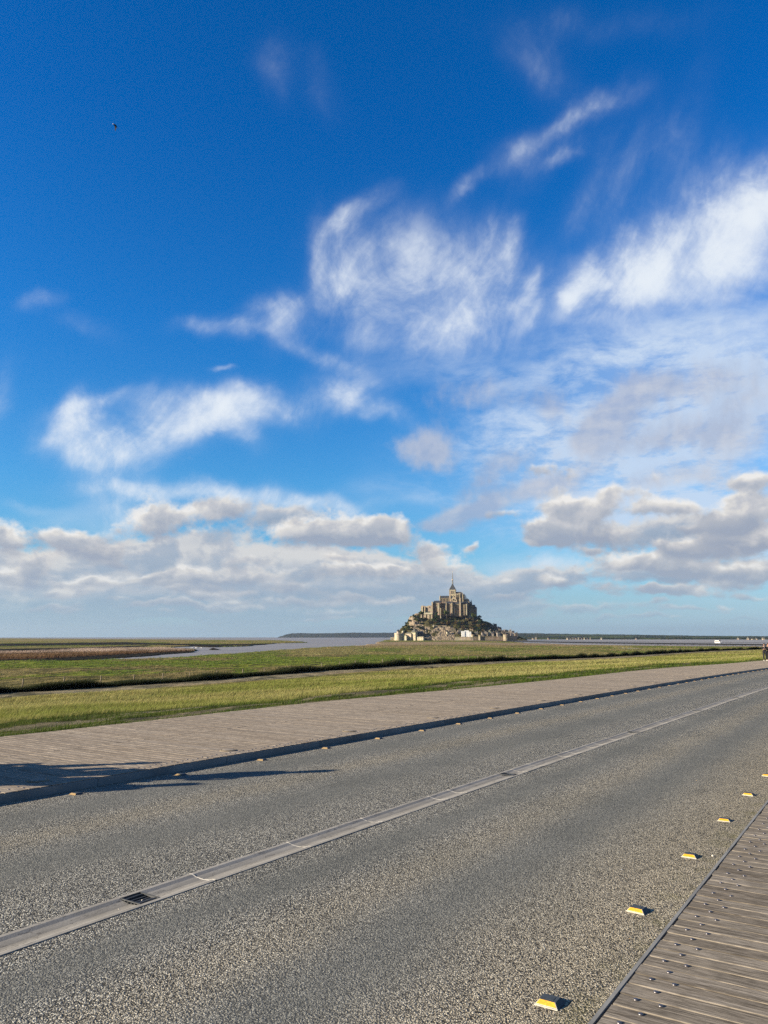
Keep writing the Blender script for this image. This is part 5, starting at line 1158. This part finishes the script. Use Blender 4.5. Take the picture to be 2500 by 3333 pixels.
for (li, words), lst in TG.items():
    lst.sort(key=lambda o: o.location.x / o.location.y)
    for k, o in enumerate(lst):
        o['label'] = f'{ORD[k].replace("nearest", "first")} {TL[li]} tree from the left {words}' if len(lst) > 1 else f'{TL[li]} tree {words}'
for (px_, py_, li, s, lab) in ((395, 560, 1, 5.0, 'feathery olive tree rising at the left corner of the abbey'), (325, 585, 0, 4.2, 'dark rounded pine on top of the pale crag'), (1105, 645, 0, 3.2, 'round dark tree on the skyline right of the abbey'), (1135, 655, 0, 3.0, 'second dark tree on the right skyline'), (1168, 660, 0, 3.2, 'dark tree standing alone above the upper village houses'), (585, 600, 0, 7.0, 'tall dark conifer in front of the stepped west side'), (700, 560, 1, 5.5, 'pale green tree against the central abbey wall'), (1010, 590, 1, 6.0, 'big olive tree at the foot of the east block'), (590, 680, 2, 6.0, 'broad brownish tree below the dark conifer'), (560, 640, 0, 5.5, 'dense dark bush against the tall west buttresses')):
    X_, Z_ = mw(px_, py_ + 14, 1686); tree(X_, 1686, Z_ - 2, s, li, 'e' if lab.startswith('tall dark conifer') else random.randrange(3), lab, None)

# ================================================================ bridge, shuttle, far shores
BR0 = np.array([430.0, 400.0]); BR1 = np.array([mw(1010, 0, 1640)[0], 1640.0])          # on stilts from the right to the island gate
bpts = []
for t in np.linspace(0, 1, 110):
    x = BR0[0] * (1 - t) ** 2 + 2 * 250 * t * (1 - t) + BR1[0] * t * t; y = BR0[1] * (1 - t) ** 2 + 2 * 640 * t * (1 - t) + BR1[1] * t * t; bpts.append((x, y))
bpts = np.array(bpts); bz = np.interp(bpts[:, 1], [400, 700, 1100, 1640], [-5.9, -5.95, -6.4, -6.9])
BRG = empty('bridge', (float(bpts[0][0]), float(bpts[0][1]), ZW)); tag(BRG, 'long low dark bridge on thin stilts running across the bay to the island', 'bridge')
off = Vector(BRG.location)
def ribbon(mb, lat0, lat1, z0, z1):
    for i in range(len(bpts) - 1):
        a, b2 = bpts[i], bpts[i + 1]; d = (b2 - a) / np.linalg.norm(b2 - a); nx_, ny_ = -d[1], d[0]
        P8 = [(a[0] + nx_ * l - off.x, a[1] + ny_ * l - off.y, bz[i] + z - off.z) for z in (z0, z1) for l in (lat0, lat1)] + [(b2[0] + nx_ * l - off.x, b2[1] + ny_ * l - off.y, bz[i + 1] + z - off.z) for z in (z0, z1) for l in (lat0, lat1)]
        k = len(mb.v); mb.v += P8; mb.c += [(1, 1, 1)] * 8
        for f in ((0, 1, 5, 4), (2, 6, 7, 3), (0, 4, 6, 2), (1, 3, 7, 5)): mb.f.append(tuple(k + q for q in f))
steel_dark = plain('bridge_steel', (.012, .013, .015), .6, .4, .2, .1)
b = MB(); ribbon(b, -5, 5, -1.25, -.1); b.build('deck', steel_dark, BRG)
b = MB(); ribbon(b, 4.9, 5.0, .85, 1.0); ribbon(b, -5.0, -4.9, .85, 1.0)
b.build('handrail', steel_dark, BRG)
seg_ = np.concatenate([[0], np.cumsum(np.linalg.norm(np.diff(bpts, axis=0), axis=1))]); k = 0; s = 6.0
paint = plain('grey_pier_paint', (.30, .31, .31), .6, 0, .2, .5)
while s < seg_[-1] and k < 98:
    x, y, z = np.interp(s, seg_, bpts[:, 0]), np.interp(s, seg_, bpts[:, 1]), np.interp(s, seg_, bz)
    b = MB()
    for q_ in (-3.2, 3.2): b.tube([(x + q_ - off.x, y - off.y, -3), (x + q_ * .9 - off.x, y - off.y, z - .75 - off.z)], [.22, .22], 6)
    b.build('pier', paint, BRG); s += 12.0; k += 1
# white shuttle
vx, vz0 = mw(0, 0, 1), 0
sx, sy = 2330.0, 2096.5
i_ = int(np.argmin(np.abs(bpts[:, 0] / bpts[:, 1] - (ray(sx, sy).x / ray(sx, sy).y)))); p = bpts[i_]; d = bpts[i_] - bpts[i_ + 1]; yaw = math.atan2(d[1], d[0])
VN = empty('minibus', (float(p[0]), float(p[1]), float(bz[i_]) - .1), yaw); tag(VN, 'white minibus with dark windows driving along the bridge on the right', 'minibus')
b = MB(); n_ = [(-3.6, .45), (-3.6, 2.55), (-3.3, 2.85), (2.0, 2.85), (2.9, 1.9), (3.7, 1.45), (3.8, .45)]
for s_ in (-1.05, 1.05): b.poly([(x, s_, z) for x, z in (n_ if s_ < 0 else n_[::-1])])
for q_ in range(len(n_)):
    (xa, za), (xb, zb) = n_[q_], n_[(q_ + 1) % len(n_)]; b.poly([(xa, -1.05, za), (xa, 1.05, za), (xb, 1.05, zb), (xb, -1.05, zb)][::-1])
b.build('body', plain('white_van_paint', (.86, .86, .85), .3, 0, .04, 1.0, 0, .5), VN)
for s_ in (-1, 1):
    for x0, x1 in ((-3.2, -1.6), (-1.5, .1), (.2, 1.3)): b = MB(); b.box(x0, x1, s_ * 1.055 - .01, s_ * 1.055 + .01, 1.65, 2.45); b.build('window', DARKW, VN)
    b = MB(); b.poly([(1.5, s_ * 1.065, 1.6), (2.9, s_ * 1.065, 1.6), (2.35, s_ * 1.065, 2.35), (1.5, s_ * 1.065, 2.45)]); b.build('window', DARKW, VN)
    for x in (-2.3, 2.5):
        b = MB(); b.tube([(x, s_ * 1.08, .38), (x, s_ * .80, .38)], [.38, .38], 16); w_ = b.build('wheel', DARKW, VN); b = MB(); b.tube([(x, s_ * 1.095, .38), (x, s_ * 1.05, .38)], [.2, .2], 12); b.build('hub', paint, w_)
b = MB(); b.poly([(2.06, -.95, 2.8), (2.06, .95, 2.8), (2.93, .95, 1.93), (2.93, -.95, 1.93)]); b.build('windscreen', DARKW, VN)

# far shores
def shore(name, azp, prof, r, front, cols, lab, seed, rise=0.0):
    """ridge seen from afar: prof = [(photo x, photo y of the crest)], at distance r"""
    xs = np.array([ray(x, y).x / ray(x, y).y * r for x, y in prof]); zs = np.array([ray(x, y).z / ray(x, y).y * r for x, y in prof])
    nx_, ny_ = 900, 40; X = np.linspace(xs[0], xs[-1], nx_); t = np.linspace(0, 1, ny_); XX, TT = np.meshgrid(X, t)
    top = np.interp(XX, xs, zs) - ZW; YY = front + (r - front) * TT + (fbm(XX / 700, TT * 2, 3, seed) - .5) * .07 * front * (1 - TT)
    X0_ = XX.copy(); XX = XX * YY / r; Z = ZW - 3 + 6.5 * smooth(0, .05, TT) + np.maximum(top - 3.5, 0) * smooth(rise, 1, TT) + (fbm(XX / 60, YY / 60, 4, seed + 3) - .5) * np.minimum(top, 22) * .42 * smooth(0, .15, TT) + (fbm(XX / 9, YY / 9, 2, seed + 5) - .5) * 5 * smooth(.5, 1, TT) * (top > 8)
    f = fbm(X0_ / 260, TT * 9, 4, seed + 7); h_ = fbm(X0_ / 45, TT * 60, 3, seed + 8); C = np.where((f > .55)[..., None], np.array(cols[1]), np.array(cols[0])) * (.6 + .8 * h_[..., None]); C = np.where(((h_ > .62) & (f < .5))[..., None], np.array(cols[2]), C)
    idx = np.arange(nx_ * ny_).reshape(ny_, nx_); q = np.stack([idx[:-1, :-1], idx[:-1, 1:], idx[1:, 1:], idx[1:, :-1]], -1).reshape(-1, 4)
    o = np_mesh(name, np.stack([XX, YY, Z], -1).reshape(-1, 3), q, M['ground'], C.reshape(-1, 3)); tag(o, kind='structure'); return o
shore('hills', 0, [(1560, 2062), (1640, 2062), (1700, 2061.5), (1800, 2063), (1900, 2065), (2000, 2065.5), (2100, 2067), (2200, 2068.5), (2300, 2070), (2400, 2070.5), (2500, 2071), (2700, 2071.5), (3100, 2070), (3800, 2070)], 7600, 2300,
      [(.022, .036, .018), (.075, .10, .035), (.10, .09, .05)], '', 120, .12)
shore('headland', 0, [(905, 2073.6), (918, 2070), (930, 2065), (950, 2061.5), (985, 2060.5), (1030, 2061.5), (1080, 2061), (1130, 2060), (1180, 2059), (1230, 2060), (1290, 2059.5), (1400, 2061), (1600, 2062)], 8800, 8300,
      [(.018, .026, .014), (.035, .04, .02), (.06, .055, .03)], '', 150)
random.seed(77); FHN = {}; FHL = {}
FH = [(1848, 2083.5), (1856, 2084), (1864, 2083), (1874, 2084), (1883, 2083.2), (1893, 2084), (1902, 2082.6), (1912, 2083.6), (1922, 2084), (1735, 2081.5), (1745, 2081.5), (1786, 2082), (1958, 2083), (2072, 2083), (2436, 2083.5), (2446, 2092.5), (2437, 2091.5), (2463, 2092), (2485, 2094), (1944, 2070), (2085, 2071.5), (2410, 2078), (2404, 2082), (2250, 2073), (1990, 2079)]
far_r = 2350.0
for k, (x, y) in enumerate(FH):
    d_ = ray(x, min(y, 2085)); rr = far_r if y > 2080 else 6400.0
    if y > 2090: rr = 2100.0
    X_, Z_ = d_.x / d_.y * rr, max(ZW + .5, d_.z / d_.y * rr)
    z_b = -18 if Z_ < 0 else Z_; X_ = float(X_)
    r_ = empty('far_house', (X_, rr, Z_), random.uniform(-.6, .6)); L = random.uniform(7, 14) * (rr / 6300) ** .8 ; H = random.uniform(4, 7) * (rr / 6300) ** .8
    b = MB(); b.box(-L / 2, L / 2, -4, 4, -12, H); b.gable(-L / 2, L / 2, -4, 4, H, H + 3, 'x'); b.build('wall', GRAN2 if k % 3 else GRAN, r_)
    b = MB(); b.gable(-L / 2 - .3, L / 2 + .3, -4.4, 4.4, H + .2, H + 4.2, 'x'); b.build('roof', SLATE if k % 2 else SLATE2, r_)
    near_ = 'on the far shore right of the island' if 1840 < x < 1930 else 'on the far shore near the island' if x < 1800 else 'far behind the people at the right edge' if x > 2400 else 'on the hills of the far shore'
    hk = ('pale' if k % 3 == 0 else 'brown') + near_; FHN[hk] = FHN.get(hk, -1) + 1
    FHL.setdefault(hk, []).append(r_)
    tag(r_, f'tiny {"pale" if k % 3 == 0 else "brown"} house {near_}', 'house', f'tiny {"pale" if k % 3 == 0 else "brown"} houses {near_}')

for lst in FHL.values():
    lst.sort(key=lambda o: o.location.x / o.location.y)
    for k, o in enumerate(lst):
        if len(lst) > 1: o['label'] = o['label'].replace('tiny', ORD[k].replace('nearest', 'first') + ' tiny', 1) + ', from the left'

# ---------------------------------------------------------------- fence posts along the marsh
PX = [(75, 2208, 2243), (210, 2202, 2236), (329, 2198, 2230), (437, 2194, 2224), (529, 2190, 2218), (618, 2186, 2212), (706, 2182, 2206), (790, 2176, 2199), (861, 2172, 2194), (929, 2168, 2190), (987, 2161, 2183), (1047, 2157, 2178), (1104, 2153, 2174), (1157, 2149, 2169), (1201, 2146, 2165), (1246, 2144, 2162), (1289, 2142, 2160), (1335, 2140, 2158), (1369, 2139, 2156), (1401, 2138, 2154), (1434, 2136, 2153), (1469, 2137, 2152), (1495, 2136, 2150),
      (1525, 2135, 2148), (1556, 2134, 2147), (1586, 2133, 2146), (1618, 2132, 2144), (1650, 2131, 2143), (1684, 2130, 2142), (1712, 2129, 2140), (1745, 2128, 2138), (1780, 2127, 2137), (1815, 2126, 2136)]
pb = MB(); random.seed(8)
pb.tube([(0, 0, -.5), (.01, 0, .6), (0, .01, 1.22)], [.062, .06, .056], 9); pb.lathe(0, .01, [(.056, 1.22), (.03, 1.25)], 9)
pm_post = None
for k, (x, y0, y1) in enumerate(PX):
    # foot stands just behind the rushes: follow the far edge of the track
    dirx = ray(x, 2200).x / ray(x, 2200).y; best = None
    for t in np.linspace(0, cum[-1], 1500):
        X_, Y_ = float(np.interp(t, cum, TFAR[:, 0])), float(np.interp(t, cum, TFAR[:, 1]))
        e_ = abs(X_ / Y_ - dirx)
        if best is None or e_ < best[0]: best = (e_, X_, Y_)
    Y_ = best[2] * 1.04 + 3.2; X_ = Y_ * dirx; z_ = float(land(np.array([X_]), np.array([Y_]))[0][0])
    H = ray(x, y0).z / ray(x, y0).y * Y_ - z_
    o = pb.build('fence_post', M['post'], smooth=True) if pm_post is None else pm_post.copy()
    if pm_post is not None: col.objects.link(o)
    pm_post = pm_post or o
    o.location = (X_, Y_, z_ - .02); o.rotation_euler = (random.uniform(-.04, .04), random.uniform(-.05, .05), random.uniform(0, 6)); s_ = min(1.5, max(.8, H / 1.25)); o.scale = (1.15, 1.15, s_)
    tag(o, f'weathered wooden fence post behind the dark rushes, {ORD[k].replace("nearest", "first")} from the left', 'fence post', 'wooden fence posts along the marsh')

# ---------------------------------------------------------------- people
SKIN = plain('skin', (.34, .21, .155), .55, 0, .08, 20.0); COAT = plain('black_coat', (.016, .017, .020), .85, 0, .3, 12.0, .004); TROU = plain('dark_trousers', (.018, .020, .026), .85, 0, .3, 14.0)
SHOE = plain('white_shoe', (.74, .72, .68), .6, 0, .1, 20.0); HAIR = plain('dark_hair', (.015, .012, .010), .6, 0, .3, 30.0); SCARF = plain('grey_scarf', (.14, .13, .14), .9, 0, .3, 14.0); PHONE = plain('dark_phone', (.02, .02, .022), .3)
def skinned(name, pts, edges, radii, mat, parent, root=0, sub=1):
    me = bpy.data.meshes.new(name); me.from_pydata([tuple(p) for p in pts], edges, []); me.materials.append(mat)
    o = bpy.data.objects.new(name, me); link(o, parent)
    sk = o.modifiers.new('skin', 'SKIN'); sk.use_smooth_shade = True
    lay = me.skin_vertices if len(me.skin_vertices) else None
    if lay is None:
        bm = bmesh.new(); bm.from_mesh(me); bm.verts.layers.skin.verify(); bm.to_mesh(me); bm.free()
    for i, rr in enumerate(radii):
        rr = rr if isinstance(rr, tuple) else (rr, rr); me.skin_vertices[0].data[i].radius = rr; me.skin_vertices[0].data[i].use_root = (i == root)
    if sub: s = o.modifiers.new('sub', 'SUBSURF'); s.levels = sub; s.render_levels = sub
    return o
def person(label, phone=True, scarf=True, group=None):
    """about 1.68 m, facing -Y, arms bent in front of the chest"""
    r_ = empty('person'); tag(r_, label, 'person', group)
    # body: pelvis, spine, neck, head; arms; legs - one surface
    P_ = [(0, 0, .90), (0, .01, 1.08), (0, .015, 1.24), (0, .015, 1.38), (0, .0, 1.45), (0, -.015, 1.53), (0, -.02, 1.61),
          (-.15, .01, 1.36), (-.205, .0, 1.12), (-.12, -.20, 1.08), (-.075, -.27, 1.12),
          (.15, .01, 1.36), (.215, .0, 1.12), (.13, -.20, 1.08), (.085, -.27, 1.11),
          (-.09, 0, .86), (-.11, -.03, .48), (-.11, .0, .09), (-.115, -.11, .045),
          (.09, 0, .86), (.115, .01, .48), (.12, .06, .09), (.125, -.05, .045)]
    E_ = [(0, 1), (1, 2), (2, 3), (3, 4), (4, 5), (5, 6), (3, 7), (7, 8), (8, 9), (9, 10), (3, 11), (11, 12), (12, 13), (13, 14), (0, 15), (15, 16), (16, 17), (17, 18), (0, 19), (19, 20), (20, 21), (21, 22)]
    R_ = [(.14, .10), (.125, .09), (.14, .10), (.10, .08), .045, .075, .072, .055, .042, .036, .026, .055, .042, .036, .026, .085, .055, .038, .030, .085, .055, .038, .030]
    skinned('body', P_, E_, R_, SKIN, r_)
    # fingers of both hands: four of different length and a thumb, closed round the phone
    for s_ in (-1, 1):
        hx = .078 * s_
        for f_, (dz, ln) in enumerate(((.030, .95), (.012, 1.0), (-.006, .96), (-.022, .8))):
            P2 = [(hx, -.272, 1.115 + dz), (hx * .78, -.300 * 1.0, 1.118 + dz), (hx * .45, -.306, 1.12 + dz), (hx * (.45 - .22 * ln), -.292, 1.122 + dz)]
            skinned('finger', P2, [(0, 1), (1, 2), (2, 3)], [.010, .009, .0085, .0075], SKIN, r_, 0, 0)
        P2 = [(hx, -.262, 1.13), (hx * .7, -.262, 1.155), (hx * .35, -.272, 1.168)]; skinned('thumb', P2, [(0, 1), (1, 2)], [.011, .010, .009], SKIN, r_, 0, 0)
    # face
    b = MB()
    for s_ in (-1, 1): b.lathe(s_ * .027, -.088, [(.009, 1.575), (.010, 1.580), (.006, 1.586)], 8)
    b.build('eyes', HAIR, r_)
    b = MB(); b.tube([(0, -.088, 1.585), (0, -.104, 1.557), (0, -.090, 1.550)], [.008, .013, .006], 6); b.build('nose', SKIN, r_)
    b = MB(); b.box(-.020, .020, -.094, -.086, 1.528, 1.534); b.build('mouth', plain('lips', (.35, .13, .11), .6), r_)
    b = MB()
    for s_ in (-1, 1): b.tube([(s_ * .074, -.015, 1.56), (s_ * .084, -.01, 1.575), (s_ * .078, -.005, 1.595)], [.010, .013, .009], 6)
    b.build('ears', SKIN, r_)
    skinned('hair', [(0, .0, 1.655), (0, .02, 1.62), (0, .045, 1.55), (0, .05, 1.46), (-.06, .02, 1.58), (.06, .02, 1.58), (-.065, .02, 1.44), (.065, .02, 1.44)], [(0, 1), (1, 2), (2, 3), (1, 4), (1, 5), (4, 6), (5, 7)], [.075, .088, .07, .05, .035, .035, .028, .028], HAIR, r_, 1)
    skinned('coat', [(0, .01, .80), (0, .01, .98), (0, .015, 1.20), (0, .015, 1.37), (-.155, .01, 1.36), (-.215, .0, 1.12), (-.135, -.18, 1.075), (.155, .01, 1.36), (.225, .0, 1.12), (.145, -.18, 1.075)],
            [(0, 1), (1, 2), (2, 3), (3, 4), (4, 5), (5, 6), (3, 7), (7, 8), (8, 9)], [(.18, .135), (.155, .125), (.15, .12), (.10, .09), .066, .056, .046, .066, .056, .046], COAT, r_, 2)
    skinned('trousers', [(0, 0, .90), (-.09, 0, .84), (-.11, -.03, .48), (-.11, .0, .12), (.09, 0, .84), (.115, .01, .48), (.12, .06, .12)], [(0, 1), (1, 2), (2, 3), (0, 4), (4, 5), (5, 6)], [(.15, .115), .10, .072, .058, .10, .072, .058], TROU, r_)
    for s_, P2 in ((-1, [(-.11, .03, .05), (-.11, -.05, .05), (-.115, -.15, .035)]), (1, [(.12, .09, .05), (.12, .01, .05), (.125, -.09, .035)])): skinned('shoe', P2, [(0, 1), (1, 2)], [(.045, .05), (.05, .045), (.042, .032)], SHOE, r_, 1)
    if scarf: skinned('scarf', [(-.06, -.03, 1.45), (0, -.075, 1.42), (.06, -.03, 1.45), (.02, -.125, 1.25), (.05, -.135, 1.0)], [(0, 1), (1, 2), (1, 3), (3, 4)], [.04, .045, .04, .035, .03], SCARF, r_, 1)
    if phone:
        ph = empty('phone'); tag(ph, 'dark phone held in both hands by the person in the black coat', 'phone'); b = MB(); b.box(-.038, .038, -.296, -.288, 1.085, 1.235); b.build('case', PHONE, ph); b = MB(); b.box(-.034, .034, -.2875, -.2865, 1.09, 1.23); b.build('screen', plain('glass', (.03, .03, .035), .1), ph)
        return r_, ph
    return r_, None
pr, ph = person('person in black coat and white shoes looking at a phone near the right edge')
d_ = ray(2491, 2149); u_, v_ = 80.0, 9.9
def put(o, X_, Y_, yaw, s=1.0):
    u_, v_ = uvof(X_, Y_); o.location = (X_, Y_, float(road_z(u_)) + KT + .002); o.rotation_euler = (0, 0, yaw); o.scale = (s, s, s)
yy_ = 69.0; xx_ = d_.x / d_.y * yy_
for o in (pr, ph): put(o, xx_, yy_, R(-22), .93)
p2, _ = person('person in dark clothes cut off by the right edge, beside the phone user', False, False)
put(p2, xx_ + .52, yy_ + .35, R(-30), .95)
# a group of people standing just outside the left edge: their long shadows cross deck and kerb; later ones are added to fill the shadow
sh = math.tan(R(SUN_EL)); cs, sn = math.cos(R(SHADOW_DIR)), math.sin(R(SHADOW_DIR))
for k, (w_, tip, s_) in enumerate(((9.50, 2.0, 1.04), (9.05, .35, 1.0), (10.12, .15, 1.0), (9.80, -.35, .95), (9.28, -1.0, 1.0), (10.35, -1.3, 1.0), (8.74, -1.7, 1.0), (9.98, -1.5, .98), (9.40, -.2, 1.0), (9.15, -.9, 1.0), (9.66, -.7, 1.0))):
    L_ = 1.69 * s_ / sh; s0 = tip - L_; X_ = s0 * cs - w_ * sn; Y_ = s0 * sn + w_ * cs
    q_ = copy_tree(p2); tag(q_, ['tall person standing on the far deck just left of the view', 'person standing beside the kerb just left of the view', 'person standing at the back of the group left of the view', 'shorter person in the middle of the group left of the view', 'unseen person added for shadow, close behind the others left of the view', 'unseen person added for shadow, farthest from the kerb left of the view', 'unseen person added for shadow, on the kerb edge left of the view', 'unseen person added for shadow, between the others left of the view', 'unseen person added for shadow, in the front row left of the view', 'unseen person added for shadow, leaning in near the kerb left of the view', 'unseen person added for shadow, in the back row left of the view'][k], 'person', 'people standing left of the view'); put(q_, X_, Y_, R(60 + 70 * k), s_)

# ---------------------------------------------------------------- bird in the sky, gulls on the creek
BRD = empty('bird'); dd_ = ray(374.5, 409).normalized() * 70; BRD.location = dd_; tag(BRD, 'single dark bird flying high in the blue sky at the upper left', 'bird')
BB = plain('dark_feathers', (.010, .008, .010), .8, 0, .3, 30.0)
b = MB(); b.tube([(-.17, 0, .05), (-.10, 0, .055), (.02, 0, .02), (.13, 0, -.03), (.22, 0, -.06)], [.02, .05, .075, .05, .012], 10); b.build('body', BB, BRD, True)
b = MB(); b.tube([(-.16, 0, .05), (-.205, 0, .055), (-.245, 0, .045)], [.032, .022, .004], 8); b.build('head', plain('pale_bill', (.75, .75, .75), .5), BRD, True)
for s_ in (-1, 1):
    b = MB(); b.poly([(-.06, s_ * .05, .04), (-.02, s_ * .22, -.06), (.05, s_ * .34, -.20), (.12, s_ * .28, -.19), (.12, s_ * .05, .0)]); b.poly([(-.06, s_ * .05, .03), (.12, s_ * .05, -.01), (.12, s_ * .28, -.20), (.05, s_ * .34, -.21), (-.02, s_ * .22, -.07)]); b.build('wing', BB, BRD)
b = MB(); b.poly([(.16, -.03, -.04), (.30, -.06, -.10), (.31, .06, -.10), (.16, .03, -.04)]); b.build('tail', BB, BRD)
BRD.rotation_euler = (0, R(25), R(12))
GW = plain('white_feathers', (.82, .82, .80), .7, 0, .08, 9.0); gull = None
for k, (x, y) in enumerate(((622, 2110.5), (627, 2110.5), (633, 2110), (638, 2110.6), (644, 2110.3), (650, 2110.8), (655, 2110.4), (560, 2111))):
    X_, Y_ = gpt(x, y, ZW)
    if gull is None:
        o = empty('gull'); b = MB(); b.tube([(-.28, 0, .12), (-.1, 0, .14), (.1, 0, .17), (.2, 0, .26), (.26, 0, .30)], [.02, .09, .10, .05, .045], 8); b.build('body', GW, o, True); b = MB(); b.tube([(-.34, 0, .17), (-.1, .0, .23), (.06, 0, .22)], [.02, .07, .04], 6); b.build('wings', plain('grey_feathers', (.40, .42, .44), .8), o, True); b = MB(); b.tube([(.29, 0, .30), (.36, 0, .285)], [.015, .004], 5); b.build('beak', M['amber'], o); gull = o
    else: o = copy_tree(gull)
    o.location = (X_, Y_, ZW + .05); o.rotation_euler = (0, 0, random.uniform(0, 6.28)); o.scale = (2.2, 2.2, 2.2)
    tag(o, f'white gull on the creek off the reed bed, {["first", "second", "third", "fourth", "fifth", "sixth", "seventh"][k] + " from the left of the row" if k < 7 else "alone to the left of the row"}', 'gull', 'white gulls on the creek')
X_, Y_ = gpt(697, 2115.5, ZW); o = empty('driftwood', (X_, Y_, ZW)); b = MB(); b.tube([(-3, 0, .1), (-1, .2, .7), (1.5, 0, .3), (4.2, .3, -.1)], [.3, .7, .5, .15], 7); b.build('trunk', BB, o, True); b = MB(); b.tube([(-1, .2, .6), (-.6, .2, 1.9)], [.2, .05], 6); b.build('branch', BB, o); tag(o, 'dark stranded tree stump in the creek right of the gulls', 'driftwood')

# ---------------------------------------------------------------- the air between here and the far shore
hb = MB(); hb.box(-14200, 14200, -14200, 14200, -12.5, 168)
hm = bpy.data.materials.new('air'); hm.use_nodes = True; T = NT(hm.node_tree); T.n.clear(); ou = T.n.new('ShaderNodeOutputMaterial'); pv_ = T.n.new('ShaderNodeVolumePrincipled')
pv_.inputs['Color'].default_value = (.70, .81, .95, 1); pv_.inputs['Density'].default_value = 4.2e-5; pv_.inputs['Anisotropy'].default_value = .5
T.l.new(pv_.outputs[0], ou.inputs['Volume'])
hz_o = hb.build('haze', hm); tag(hz_o, kind='stuff')
